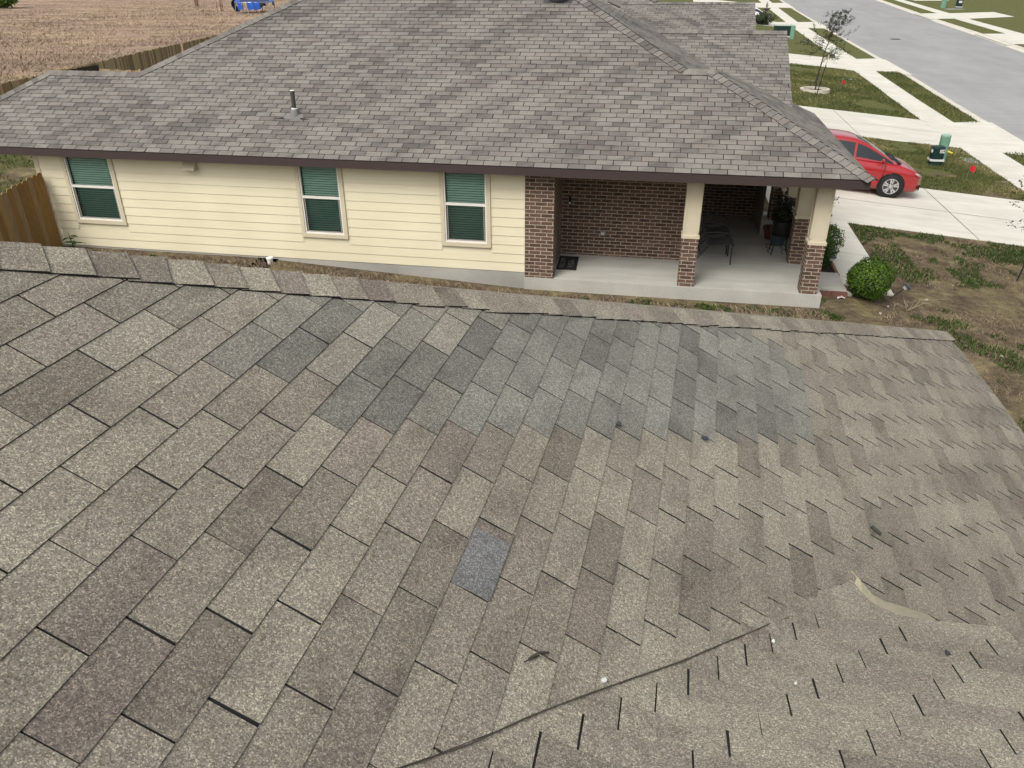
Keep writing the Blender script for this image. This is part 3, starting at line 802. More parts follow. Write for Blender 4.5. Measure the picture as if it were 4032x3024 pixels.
# far-left end wall and back walls
mb.face([(XL, YW, .3), (XL, 27, .3), (XL, 27, ZT), (XL, YW, ZT)][::-1], 0)
mb.face([(XL, 26.6, .3), (2.6, 26.6, .3), (2.6, 26.6, ZT), (XL, 26.6, ZT)], 0)
mb.build('siding_wall', M_SIDING, house2)
mb = MB(); mb.box(XL, XL+.09, YW-.012, YW+.02, .34, ZT); mb.box(XL-.012, XL, YW-.012, YW+.09, .34, ZT); mb.build('corner_trim', M_TRIM, house2)
mb = MB(); mb.box(XL+.01, XR, YW+.006, YW+.3, -.2, .342); mb.build('foundation', M_FOUND, house2)
# windows
def glass_mat(name, tintc, gl=.09):
    m = bpy.data.materials.new(name); m.use_nodes = True; t = m.node_tree; t.nodes.clear()
    o = t.nodes.new('ShaderNodeOutputMaterial'); tr = N(t, 'ShaderNodeBsdfTransparent', Color=tintc); g = N(t, 'ShaderNodeBsdfGlossy', Color=(1, 1, 1, 1), Roughness=.03)
    mx = t.nodes.new('ShaderNodeMixShader'); fr = t.nodes.new('ShaderNodeFresnel'); fr.inputs['IOR'].default_value = 1.45
    t.links.new(fr.outputs[0], mx.inputs[0]); t.links.new(tr.outputs[0], mx.inputs[1]); t.links.new(g.outputs[0], mx.inputs[2]); t.links.new(mx.outputs[0], o.inputs[0])
    return m
M_GLASS = glass_mat('teal_window_glass', (.66, .87, .82, 1))
M_SCREEN = glass_mat('insect_screen', (.64, .68, .68, 1))
M_BLIND = plain('blind_slats', C(228, 226, 214, .8), .6, .04)
M_BLACK = plain('black_void', (.012, .013, .014), .9, .1)
M_METAL = plain('grey_aluminium', C(190, 186, 178, .7), .4, .05, metal=.3)
for nm, a, b, zb in WIN:
    wroot = MB(); tw = .078
    y0 = YW-.026; y1 = YW+.012; zt = ZT
    wroot.box(a, a+tw, y0, y1, zb+tw, zt); wroot.box(b-tw, b, y0, y1, zb+tw, zt); wroot.box(a, b, y0-.002, y1, zb, zb+tw)
    wo_ = wroot.build('window', M_TRIM, house2)
    ga, gb, gz = a+tw, b-tw, zb+tw
    mid = (gz+zt)/2-.005 if nm != 'a' else (gz+zt)/2+.02
    mid = 1.62
    f = MB(); w_ = .028
    f.box(ga, ga+w_, YW-.01, YW+.05, gz, zt); f.box(gb-w_, gb, YW-.01, YW+.05, gz, zt); f.box(ga+w_, gb-w_, YW-.01, YW+.05, gz, gz+.03)
    f.box(ga+w_, gb-w_, YW-.006, YW+.05, mid-.022, mid+.022)
    f.build('frame', M_WHITE, wo_)
    s = MB(); s.box(ga+w_+.02, ga+w_+.035, YW+.004, YW+.03, gz+.03, mid-.022); s.box(gb-w_-.035, gb-w_-.02, YW+.004, YW+.03, gz+.03, mid-.022); s.box(ga+w_+.035, gb-w_-.035, YW+.004, YW+.03, gz+.032, gz+.05)
    s.build('screen_frame', M_METAL, wo_)
    p = MB(); p.face([(ga+w_, YW+.035, mid+.02), (gb-w_, YW+.035, mid+.02), (gb-w_, YW+.035, zt), (ga+w_, YW+.035, zt)]); p.face([(ga+w_, YW+.045, gz+.03), (gb-w_, YW+.045, gz+.03), (gb-w_, YW+.045, mid-.02), (ga+w_, YW+.045, mid-.02)])
    p.build('pane', M_GLASS, wo_)
    p = MB(); p.face([(ga+w_, YW+.02, gz+.03), (gb-w_, YW+.02, gz+.03), (gb-w_, YW+.02, mid-.02), (ga+w_, YW+.02, mid-.02)])
    p.build('insect_screen', M_SCREEN, wo_)
    bl = MB(); zz = gz+.02
    while zz < zt:
        bl.face([(ga+.035, YW+.072, zz), (gb-.035, YW+.072, zz), (gb-.035, YW+.092, zz+.030), (ga+.035, YW+.092, zz+.030)])
        bl.face([(ga+.035, YW+.075, zz-.003), (gb-.035, YW+.075, zz-.003), (gb-.035, YW+.072, zz), (ga+.035, YW+.072, zz)])
        zz += .046
    for xx in (ga+.15, gb-.15): bl.box(xx-.004, xx+.004, YW+.066, YW+.07, gz+.02, zt)
    bl.build('blind', M_BLIND, wo_)
    d = MB(); d.box(ga, gb, YW+.0505, YW+.2, gz-.02, zt+.1, faces='xXYzZ'); d.build('reveal', M_BLACK, wo_)
# soffit vent hood
mb = MB()
x0, x1 = -9.26, -9.0
q = [(x0, YW-.004, 2.27), (x1, YW-.004, 2.27), (x1+.01, YW-.15, 2.10), (x0-.01, YW-.15, 2.10)]
mb.face(q); mb.face([(x0, YW, 2.27), (x0-.01, YW-.15, 2.10), (x0-.01, YW, 2.10)]); mb.face([(x1, YW, 2.27), (x1+.01, YW, 2.10), (x1+.01, YW-.15, 2.10)][::-1])
mb.box(x0-.01, x1+.01, YW-.15, YW-.144, 2.075, 2.10); mb.box(x0-.01, x0-.004, YW-.144, YW, 2.075, 2.10); mb.box(x1+.004, x1+.01, YW-.144, YW, 2.075, 2.10)
mb.face([(x0, YW-.14, 2.09), (x1, YW-.14, 2.09), (x1, YW, 2.09), (x0, YW, 2.09)], 1)
mb.build('vent_hood', [M_TRIM, M_BLACK], house2)
# brick pilaster, porch walls
mb = MB()
mb.box(-2.42, -1.87, YW-.005, YW+.28, .24, ZT)
mb.build('brick_pilaster', M_BRICK, house2)
mb = MB()
mb.box(-2.40, -1.92, YW+.28, 15.9, .24, ZT)                       # return
mb.box(-1.92, .55, 15.65, 15.9, .24, ZT)                          # wall facing us
mb.box(.30, .55, 15.9, 19.0, .24, ZT)
mb.box(.30, 2.5, 19.05, 19.13, .24, ZT)
mb.box(2.63, 2.93, 18.92, 19.3, -.1, ZT)
mb.build('brick_wall', M_BRICK, house2)
# soldier course at pilaster head
# porch slab
mb = MB()
mb.box(-2.43, 3.11, YW-.014, 19.6, -.3, .25)
mb.build('porch_slab', M_SLAB, house2)
# columns
def porch_column(x0, y0, wd=.30, zt=ZN-.13):
    r = empty('porch_column', (x0+wd/2, y0+wd/2, .25)); r.parent = house2
    h = wd/2
    m = MB(); m.box(-h, h, -h, h, 0, .835)
    # soldier course of bricks on end under the cap
    n = 4
    for k in range(n):
        a = -h-.006+k*(wd+.012)/n
        m.box(a+.004, a+(wd+.012)/n-.004, -h-.006, h+.006, .84, .925, faces='xXyYZ')
    for k in range(n):
        a = -h-.004+k*(wd+.008)/n
        m.box(-h-.006, -h+.02, a+.004, a+(wd+.008)/n-.004, .84, .925, faces='xXyY')
    m.box(-h+.002, h-.002, -h+.002, h-.002, .835, .93)
    m.build('brick_base', M_BRICK, r)
    m = MB(); m.box(-h-.012, h+.012, -h-.012, h+.012, .93, .985); m.box(-h+.012, h-.012, -h+.012, h-.012, .985, 1.04)
    m.build('cap_trim', M_TRIM, r)
    m = MB(); q = h-.014; zt_ = zt-.25
    m.box(-q, q, -q, q, 1.04, zt_)
    for sx in (-1, 1):
        m.box(sx*(q-.012)-.014, sx*(q-.012)+.014, -q-.012, -q+.001, 1.04, zt_); m.box(-q-.012, -q+.001, sx*(q-.026)-.012, sx*(q-.026)+.012, 1.04, zt_)
        m.box(q-.001, q+.012, sx*(q-.026)-.012, sx*(q-.026)+.012, 1.04, zt_)
    m.build('post', M_TRIM, r)
    return r
for x0, y0 in ((.50, 14.18), (2.72, 14.18), (2.705, 15.83), (2.735, 17.45)): porch_column(x0, y0)
# railing between columns
r = empty('railing', (0, 0, 0)); r.parent = house2
m = MB(); m.box(2.79, 2.99, 16.13, 17.45, .99, 1.03); m.box(2.79, 2.99, 17.75, 18.92, .99, 1.03); m.build('top_rail', M_TRIM, r)
m = MB()
for ya, yb in ((16.13, 17.45), (17.75, 18.92)):
    m.box(2.86, 2.92, ya, yb, .90, .988); m.box(2.86, 2.92, ya, yb, .33, .39)
    n = int((yb-ya)/.125)
    for k in range(n): y = ya+(k+.5)*(yb-ya)/n; m.box(2.87, 2.91, y-.02, y+.02, .39, .90)
m.build('baluster', M_TRIM, r)
# outlet and doorbell on the brick wall
m = MB(); m.box(-1.105, -.995, 15.61, 15.649, .69, .79); m.box(-1.08, -1.055, 15.60, 15.61, .72, .76, 1); m.box(-1.045, -1.02, 15.60, 15.61, .72, .76, 1); m.build('outlet_box', [plain('outlet_grey', C(150, 146, 140, .6), .5, .1), M_WHITE], house2)
m = MB(); m.box(-1.775, -1.725, 15.62, 15.649, 1.30, 1.46); m.box(-1.77, -1.73, 15.612, 15.62, 1.32, 1.36, 1); m.build('doorbell', [M_BLACK, M_WHITE], house2)
# plumbing vent
vp = MB(); vb = Vector((-7.12, 14.86, 3.05))
vp.tube([vb-Vector((0, 0, .1)), vb+Vector((0, 0, .44))], .042, 14)
ve = vp.build('vent_pipe', plain('grey_pvc', C(84, 84, 80, .55), .6, .1), house2, True)
vp = MB(); vp.lathe([(.10, -.10), (.085, .03), (.07, .075), (.062, .10), (.05, .105)], vb, 16); vp.build('collar', plain('lead_boot', C(140, 140, 138, .6), .6, .12), ve, True)
vp = MB(); vp.lathe([(.055, .098), (.058, .112), (.044, .118)], vb, 16); vp.build('band', M_WHITE, ve, True); vp = MB(); vp.lathe([(.0435, .435), (.046, .446), (.03, .447), (.028, .40)], vb, 16); vp.build('band', M_WHITE, ve, True)
vp = MB(); q = [PN(u_of_x(x)*TAB, v*EXN, .012) for x, v in ((-7.30, -9.6), (-6.94, -9.6), (-6.9, -8.35), (-7.34, -8.35))]; vp.face(q); vp.face([p-Vector((0, 0, .02)) for p in q][::-1]); 
for sx in (-1, 1):
    a = PN(u_of_x(-7.12+sx*.16)*TAB, -8.45*EXN, .014); vp.face([a, a+Vector((sx*.22, 0, .0)), a+Vector((sx*.02, -.02, .03))], 1)
vp.build('flashing', [plain('painted_flashing', C(132, 130, 126, .6), .5, .08), M_DARK], ve)
# box vents near the ridge
def roof_vent(x, z):
    m = MB(); c = Vector((x, zroof(z), z)); 
    T = lambda a, b, h: c+UN*a-WN*b+NN*h
    m.face([T(-.30, -.22, .012), T(.30, -.22, .012), T(.30, .25, .012), T(-.30, .25, .012)]); 
    hood = []
    for rr, h in ((.20, .012), (.17, .05), (.21, .055), (.235, .075), (.22, .12), (.12, .16), (.0, .17)):
        hood.append([T(rr*math.cos(2*math.pi*k/20), rr*math.sin(2*math.pi*k/20), h) for k in range(20)])
    m.grid(hood, 0, closed=True)
    return m.build('roof_vent', plain('vent_metal', C(92, 92, 90, .6), .45, .2, 8, metal=.4), house2)
roof_vent(-2.42, 4.99); roof_vent(-7.05, 5.05)
# garage wing gable roof behind
def gable_roof(house, xr, yr, zr, s, xl, length, mats, name='garage_roof'):
    a = math.atan(s); P = plane_map((xr, yr, zr), (-1, 0, 0), (0, -math.cos(a), -math.sin(a)), (0, -math.sin(a), math.cos(a)))
    mb = MB(); n = int(length/EXN)
    shingles(mb, P, 0, n, lambda v: 0.0, lambda v: (xr-xl)/TAB, -.4167, .007, .012, EXN, .25, lambda u, v, t, r, p, q: ((.95 if (v == 8 and r > .4) else r**2*.9), (.4 if p > .94 else 0), 0, 1), .008)
    P3 = plane_map((xr, yr, zr), (-1, 0, 0), (0, math.cos(a), -math.sin(a)), (0, math.sin(a), math.cos(a)))
    q = [P3(0, 0, 0), P3(xr-xl, 0, 0), P3(xr-xl, length, 0), P3(0, length, 0)]; mb.face(q[::-1], 0, (.3, 0, 0, 1))
    ro = mb.build(name, mats, house)
    mb = MB(); hip_cap(mb, (xl, yr, zr+.005), (xr, yr, zr+.005), (0, -math.cos(a), -math.sin(a)), (0, math.cos(a), -math.sin(a)), .15, .14, .012, .008, 31, .05)
    mb.build('ridge_cap', mats, ro)
    mb = MB()
    for sgn in (-1, 1):
        d = Vector((0, sgn*math.cos(a), -math.sin(a)))
        A = Vector((xr, yr, zr-.02)); B = A+d*length
        mb.face([A, B, B-Vector((0, 0, .15)), A-Vector((0, 0, .15))])
    mb.build('rake_board', M_FASCIA, ro)
    return ro
gable_roof(house2, 2.67, 20.95, 4.18, .47, -4.0, 4.0, [M_NB, M_NBDARK])
mb = MB(); mb.face([(2.3, 17.6, -.3), (2.3, 24.4, -.3), (2.3, 24.4, 2.4), (2.3, 20.95, 4.0), (2.3, 19.3, 3.2), (2.3, 17.6, 2.4)]); mb.face([(2.3, 24.4, -.3), (-4, 24.4, -.3), (-4, 24.4, 2.4), (2.3, 24.4, 2.4)]); mb.build('garage_wall', M_BRICK, house2)
# step, brick edging belong to the house
mb = MB(); mb.box(3.115, 3.70, 14.86, 15.82, .02, .115); mb.build('side_step', M_SLAB, house2)
mb = MB()
for k in range(2): mb.box(3.12+k*.30, 3.41+k*.30, 14.77, 14.858, -.05, .085)
mb.build('step_bricks', plain('edging_brick', C(130, 92, 78, .6), .9, .25, 18), house2)
mb = MB()
for k in range(6): mb.box(3.70, 3.755, 15.85+k*.22, 16.05+k*.22, -.03, .06)
for k in range(5):
    for j in range(1): pass
tag(mb.build('bed_edging', plain('terracotta_edging', C(150, 116, 92, .6), .9, .3, 30)), 'row of small terracotta bricks edging the planting bed by the walk', 'edging')

# second house further up the street
house3 = empty('gable_roof_house', (0, 0, 0), 0, 'grey roofed house beyond the garage gable, mostly hidden behind it', 'house')
gable_roof(house3, 2.75, 31.0, 4.38, .485, -7.5, 5.0, [M_NB, M_NBDARK], 'roof')
mb = MB()
mb.face([(-7, 26.6, -.2), (2.4, 26.6, -.2), (2.4, 26.6, 2.2), (-7, 26.6, 2.2)]); mb.face([(2.4, 26.6, -.3), (2.4, 35.4, -.3), (2.4, 35.4, 2.2), (2.4, 31, 4.2), (2.4, 26.6, 2.2)]); mb.face([(-7, 26.6, -.2), (-7, 26.6, 2.2), (-7, 31, 4.2), (-7, 35.4, 2.2), (-7, 35.4, -.2)])
mb.build('wall', M_SIDING, house3)
a3 = math.atan(.515); P3 = plane_map((-.58, 31.0, 4.40), (1, 0, 0), (0, -math.cos(a3), -math.sin(a3)), (0, -math.sin(a3), math.cos(a3)))
mb = MB(); shingles(mb, P3, -22, 0, lambda v: -26., lambda v: (v)*.36+0.0, .4167, .007, .012, EXN, .1, nb_tone, .008)
mb.build('upper_roof', [M_NB, M_NBDARK], house3)
mb = MB(); hp0, hp1 = P3(-22*.36*TAB, -22*EXN, .01), P3(0, 0, .01); axh = (hp1-hp0).normalized()
hip_cap(mb, hp0, hp1, perp_to((0, -1, -.5), axh), perp_to((1, 0, -.5), axh), .15, .14, .012, .008, 33, .05)
mb.build('hip_cap', [M_NB, M_NBDARK], house3)
mb = MB(); e0 = P3(0, 0, -.01); e1 = P3(-22*.36*TAB, -22*EXN, -.01); mb.face([e0, e1, e1+Vector((.0, 5.5, 0)), e0+Vector((0, 5.5, 0))], 0, (.1, 0, 0, 1)); mb.build('street_slope', M_NB, house3)

# ------------------------------------------------------------------ fences
M_WOOD_NEW = tinted('cedar_pickets', [(0, C(124, 94, 56, .8)), (.4, C(154, 120, 72, .8)), (.7, C(162, 134, 92, .8)), (.9, C(146, 124, 96, .8)), (1, C(182, 140, 70, .8))], .85, 7, .22, (10, 10, .8))
M_WOOD_OLD = tinted('weathered_pickets', [(0, C(124, 104, 80, .85)), (.4, C(150, 128, 96, .85)), (.7, C(168, 150, 120, .85)), (1, C(184, 164, 128, .85))], .9, 7, .25, (10, 10, .8))
def fence(A, B, h, mat, ztop=None, zbot=None, seed=1, face_side=1):
    A, B = Vector((*A, 0)), Vector((*B, 0)); L = (B-A).length; d = (B-A)/L; n = Vector((-d.y, d.x, 0))*face_side
    R = random.Random(seed); w_ = .14; k = int(L/(w_+.004)); mb = MB()
    zb = zbot or (lambda s: zg((A+d*s).x)); zt = ztop or (lambda s: zb(s)+h)
    for i in range(k):
        s0 = i*(w_+.004); s1 = s0+w_; j = R.gauss(0, .012); o = n*R.gauss(0, .004)
        col = (R.random(), 0, 0, 1); zt_ = zt(s0)+j; z0 = zb(s0)
        pr = [(s0, z0), (s1, z0), (s1, zt_-.035), (s1-.032, zt_), (s0+.032, zt_), (s0, zt_-.035)]
        f = [A+d*a+Vector((0, 0, z))+o+n*.010 for a, z in pr]; g = [p-n*.018 for p in f]
        mb.face(f, 0, col); mb.face(g[::-1], 0, col)
        for m in range(6): mb.face([f[m], g[m], g[(m+1) % 6], f[(m+1) % 6]], 0, col)
    root = empty('fence', (0, 0, 0))
    mb.build('picket_panel', mat, root)
    mb = MB()
    for fr in (.15, .5, .85):
        q = [A+n*-.012, B+n*-.012]
        for s0 in np.arange(0, L-.01, 2.4):
            s1 = min(s0+2.4, L); za = zb(s0)+(zt(s0)-zb(s0))*fr; zc = zb(s1)+(zt(s1)-zb(s1))*fr
            a, b = A+d*s0-n*.01, A+d*s1-n*.01
            mb.face([a+Vector((0, 0, za)), b+Vector((0, 0, zc)), b+Vector((0, 0, zc+.085)), a+Vector((0, 0, za+.085))], 0, (.6, 0, 0, 1))
            mb.face([a-n*.04+Vector((0, 0, za+.085)), b-n*.04+Vector((0, 0, zc+.085)), b+Vector((0, 0, zc+.085)), a+Vector((0, 0, za+.085))], 0, (.6, 0, 0, 1))
            mb.face([a-n*.04+Vector((0, 0, za)), b-n*.04+Vector((0, 0, zc)), b-n*.04+Vector((0, 0, zc+.085)), a-n*.04+Vector((0, 0, za+.085))], 0, (.6, 0, 0, 1))
    mb.build('rail', mat, root)
    for s0 in np.arange(.05, L, 2.4):
        mb = MB(); c = A+d*s0-n*.095; h_ = .045
        p = [c+d*x*h_+n*y*h_ for x, y in ((-1, -1), (1, -1), (1, 1), (-1, 1))]
        b0 = [q+Vector((0, 0, zb(s0)-.1)) for q in p]; t0 = [q+Vector((0, 0, zt(s0)-.05)) for q in p]
        for m in range(4): mb.face([b0[m], b0[(m+1) % 4], t0[(m+1) % 4], t0[m]], 0, (.5, 0, 0, 1))
        mb.face(t0, 0, (.5, 0, 0, 1)); mb.build('post', mat, root)
    return root
fr = fence((-12.50, 14.06), (-12.50, 7.6), 1.6, M_WOOD_NEW, lambda s: 1.90-.125*s, lambda s: .22-.10*min(s, 2), 4)
tag(fr, 'golden brown cedar picket fence running from the cream wall towards the near roof', 'fence')
fr = fence((-22.2, 22.0), (-25.0, 40.0), 1.75, M_WOOD_OLD, None, None, 8, -1); tag(fr, 'long weathered picket fence along the dry field behind the house', 'fence')
fr2 = fence((-25.0, 40.2), (-28.4, 62.0), 1.75, M_WOOD_OLD, None, None, 9, -1); tag(fr2, 'far stretch of weathered picket fence going up beside the roof edge and field', 'fence')
fr3 = fence((-24.0, 29.6), (-16.0, 28.6), 1.72, M_WOOD_OLD, None, None, 10, 1); tag(fr3, 'short dividing picket fence meeting the field fence above the small ridge', 'fence')

# ------------------------------------------------------------------ plants
M_BOX = tinted('boxwood_leaves', [(0, C(34, 54, 16, .5)), (.5, C(64, 96, 24, .52)), (1, C(118, 150, 48, .6))], .55, 3, .15)
M_DARKLEAF = tinted('dark_leaves', [(0, C(34, 40, 28, .55)), (.6, C(58, 70, 40, .55)), (1, C(88, 98, 60, .55))], .6, 3, .15)
M_WEED = tinted('weed_leaves', [(0, C(44, 70, 26, .55)), (.6, C(78, 108, 40, .57)), (1, C(110, 138, 56, .6))], .7, 3, .15)
M_DRYGRASS = tinted('dry_grass_blades', [(0, C(128, 110, 94, .66)), (.5, C(170, 150, 126, .72)), (1, C(216, 198, 162, .78))], .9, 3, .15)
M_TURF = tinted('turf_blades', [(0, C(78, 90, 46, .64)), (.4, C(112, 116, 68, .66)), (.7, C(152, 142, 100, .70)), (1, C(190, 174, 132, .72))], .9, 3, .15)
M_BARK = tinted('bark', [(0, C(62, 52, 44, .58)), (1, C(104, 92, 78, .6))], .9, 30, .3)
def leafquad(mb, c, nrm, size, asp, col, spin, up=None):
    nrm = nrm.normalized(); a = Vector((0, 0, 1)) if abs(nrm.z) < .9 else Vector((1, 0, 0))
    u = nrm.cross(a).normalized(); v = nrm.cross(u)
    u, v = u*math.cos(spin)+v*math.sin(spin), v*math.cos(spin)-u*math.sin(spin)
    mb.face([c-u*size*.5, c+v*size*asp*.5, c+u*size*.5, c-v*size*asp*.5], 0, col)
def rv(R, s=1): return Vector((R.gauss(0, s), R.gauss(0, s), R.gauss(0, s)))
def boxwood(name, loc, rx, rz, n, size, seed, label, group=None, mat=None, bumps=.10, cut=None):
    R = random.Random(seed); root = empty(name, loc); mb = MB(); st = MB()
    cen = Vector((0, 0, rz*.95))
    lobes = [(rv(R).normalized(), R.uniform(.4, 1)) for _ in range(26)]
    for i in range(n):
        d = rv(R).normalized(); f = 1-bumps+sum(max(0, d.dot(l)-.86)*w*bumps*9 for l, w in lobes)
        rad = R.random()**.22
        if rad < .7 and R.random() < .5: continue
        p = cen+Vector((d.x*rx, d.y*rx, d.z*rz))*f*rad*R.uniform(.96, 1.05)
        if p.z < .03: continue
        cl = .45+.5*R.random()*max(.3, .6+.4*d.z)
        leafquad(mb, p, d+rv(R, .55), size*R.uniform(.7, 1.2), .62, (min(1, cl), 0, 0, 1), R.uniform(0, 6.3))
    mb.build('foliage', mat or M_BOX, root)
    for k in range(7):
        a = R.uniform(0, 6.28); st.tube([(0.02*math.cos(a), .02*math.sin(a), -.03), (rx*.3*math.cos(a), rx*.3*math.sin(a), rz*.5), (rx*.6*math.cos(a), rx*.6*math.sin(a), rz*1.1)], [.012, .008, .004], 5)
    st.build('stem', M_BARK, root)
    return tag(root, label, 'shrub', group)
boxwood('round_shrub', (4.07, 14.90, zg(4.07)), .44, .41, 9000, .042, 1, 'clipped ball shaped green shrub beside the porch step')
boxwood('bushy_shrub', (3.42, 16.55, .0), .40, .52, 7500, .045, 2, 'taller green shrub in the bed behind the front porch column', bumps=.2)
def sprig(mb, st, base, tip, R, n, size):
    b, t = Vector(base), Vector(tip); pts = [b+(t-b)*k/5+rv(R, .02)*k*.5 for k in range(6)]
    st.tube(pts, [.007, .006, .005, .004, .003, .002], 5)
    for i in range(n):
        k = R.uniform(.35, 1)*4.99; j = int(k); p = pts[j]+(pts[j+1]-pts[j])*(k-j)
        leafquad(mb, p+rv(R, .045), rv(R), size*R.uniform(.7, 1.2), .5, (R.random(), 0, 0, 1), R.uniform(0, 6.3))
R = random.Random(5); root = empty('leggy_shrub', (3.45, 17.2, -.0)); mb, st = MB(), MB()
for k in range(13):
    a = R.uniform(0, 6.28); hgt = R.uniform(1.1, 1.95)
    sprig(mb, st, (0, 0, 0), (.30*math.cos(a)+.08, .30*math.sin(a), hgt), R, 44, .062)
mb.build('foliage', M_DARKLEAF, root); st.build('stem', M_BARK, root); tag(root, 'leggy dark leaved shrub with sparse upright sprigs behind the columns', 'shrub')
# leafy weed by the wall
R = random.Random(8); root = empty('tall_weed', (-12.0, 13.78, .28)); mb, st = MB(), MB()
st.tube([(0, 0, 0), (.01, 0, .22), (-.02, 0, .46)], [.012, .009, .005], 6)
for k in range(9):
    a = k*2.4; z = .10+.035*k; ln = .34-.022*k
    d = Vector((math.cos(a), math.sin(a), .35)).normalized(); b = Vector((0, 0, z)); prev = None
    rows = []
    for j in range(6):
        f = j/5; c = b+d*ln*f-Vector((0, 0, .16*f*f*ln*3)); wd = .055*math.sin(math.pi*(f*.9+.08))*(1.25 if j % 2 else .75)
        sd = d.cross(Vector((0, 0, 1))).normalized(); rows.append([c-sd*wd, c+Vector((0, 0, -.008)), c+sd*wd])
    mb.grid(rows, 0, (R.random()*.5, 0, 0, 1))
mb.build('leaf', M_WEED, root); st.build('stem', M_WEED, root); tag(root, 'jagged leaved green weed growing against the cream wall by the fence', 'weed')

# grass and ground cover: stuff
def blades(mb, pts, hmin, hmax, wdt, R, lean=.5, colf=None):
    for (x, y, z) in pts:
        h = R.uniform(hmin, hmax); a = R.uniform(0, 6.28); dx, dy = math.cos(a), math.sin(a); ln = h*R.uniform(.15, lean)
        b = Vector((x, y, z)); s = Vector((-dy, dx, 0))*wdt*.5
        c = colf(x, y) if colf else R.random()
        m = b+Vector((dx*ln*.4, dy*ln*.4, h*.6)); t = b+Vector((dx*ln, dy*ln, h))
        mb.face([b-s, b+s, m+s*.7, t, m-s*.7], 0, (min(1, max(0, c)), 0, 0, 1))
def vnoise(x, y, sc, seed=0):
    x *= sc; y *= sc
    def h(i, j): 
        v = math.sin(i*127.1+j*311.7+seed*74.7)*43758.5453; return v-math.floor(v)
    i, j = math.floor(x), math.floor(y); fx, fy = x-i, y-j; fx = fx*fx*(3-2*fx); fy = fy*fy*(3-2*fy)
    return (h(i, j)*(1-fx)+h(i+1, j)*fx)*(1-fy)+(h(i, j+1)*(1-fx)+h(i+1, j+1)*fx)*fy
def on_paved(x, y):
    if 20.1 < y < 25.3 and x > 2.5: return True
    if 33.0 < y < 39.5 and x > 2.5: return True
    if 58.5 < y < 66.1: return True
    if SI(y)-.03 < x < SO(y)+.03: return True
    if 15.2 < y < 20.3 and 3.0 < x < 4.72: return True
    if y > 13.9 and -12.7 < x < 3.16 and y < 27: return True
    if 14.7 < y < 15.9 and x < 3.75: return True
    return False
R = random.Random(12)
def scatter(n, x0, x1, y0, y1, cond):
    out = []
    for _ in range(n):
        x, y = R.uniform(x0, x1), R.uniform(y0, y1)
        if not on_paved(x, y) and cond(x, y): out.append((x, y, zg(x)))
    return out
# dry thatch of the near yard
mb = MB()
blades(mb, scatter(40000, 2.9, 11.0, 5.5, 20.2, lambda x, y: vnoise(x, y, 1.1)+.5*vnoise(x, y, 4, 3) > .70), .02, .06, .008, R, 2.2, lambda x, y: .05+.5*R.random()+.4*(vnoise(x, y, 2, 5)-.4))
blades(mb, scatter(15000, -12.4, 3.2, 12.6, 14.14, lambda x, y: vnoise(x, y, 2.0)+.4*vnoise(x, y, 6, 3) > .45), .04, .12, .012, R, 1.4, lambda x, y: .1+.6*R.random())
tag(mb.build('dry_grass', M_DRYGRASS), kind='stuff')
# green patches in the near yard
mb = MB()
def greenp(x, y):
    g = vnoise(x, y, .9, 9)+.5*vnoise(x, y, 3.1, 2)
    lim = 1.06
    if y > 18.3 and x > 4.7: lim -= .34*min(1, (y-18.3)/1.2)
    if 4.7 < x < 5.6 and y > 16.2: lim -= .36
    return g > lim
blades(mb, scatter(70000, 3.0, 11.0, 8, 20.15, greenp), .025, .08, .018, R, 1.2, lambda x, y: .15+.5*R.random())
tag(mb.build('green_grass', M_WEED), kind='stuff')
# verge and front lawns
mb = MB()
blades(mb, scatter(42000, 4.2, 11.3, 25.2, 33.0, lambda x, y: vnoise(x, y, .8, 4)+.5*vnoise(x, y, 3.3, 6) > .50), .03, .085, .018, R, 1.2, lambda x, y: .15+.85*max(0, vnoise(x, y, .9, 7)-.1)*R.random()*1.3+.1)
blades(mb, scatter(30000, 5.4, 12.0, 39.5, 58.5, lambda x, y: vnoise(x, y, .5, 4) > .25), .03, .10, .03, R, 1.2, lambda x, y: .1+.7*vnoise(x, y, .7, 8)*R.random()*1.3)
blades(mb, scatter(16000, 12.7, 14.8, 25, 58.4, lambda x, y: x < KN(y)-.16 and x > SO(y)+.02), .04, .10, .025, R, 1.2, lambda x, y: .1+.5*vnoise(x, y, .7, 8)*R.random()*1.3)
tag(mb.build('lawn_grass', M_TURF), kind='stuff')
# back garden grass seen left of the house, mixed
mb = MB()
blades(mb, scatter(16000, -22, -12.6, 13, 27, lambda x, y: vnoise(x, y, .6, 4)+.5*vnoise(x, y, 2.3, 6) > .62), .04, .11, .025, R, 1.2, lambda x, y: .05+.8*vnoise(x, y, .7, 8)*R.random())
tag(mb.build('garden_grass', M_TURF), kind='stuff')
# tall dry field grass
mb = MB()
pts = []
for _ in range(52000):
    y = 24+R.random()**1.3*120; x = -24-((y-24)*.10)-R.random()*(16+y*.62)
    if vnoise(x, y, .35, 3)+.5*vnoise(x, y, 1.4, 5) > .52: pts.append((x, y, .3))
blades(mb, pts, .08, .26, .05, R, 2.0, lambda x, y: .15+.75*vnoise(x, y, .16, 2)*(.5+R.random()*.7))
tag(mb.build('field_grass', M_DRYGRASS), kind='stuff')
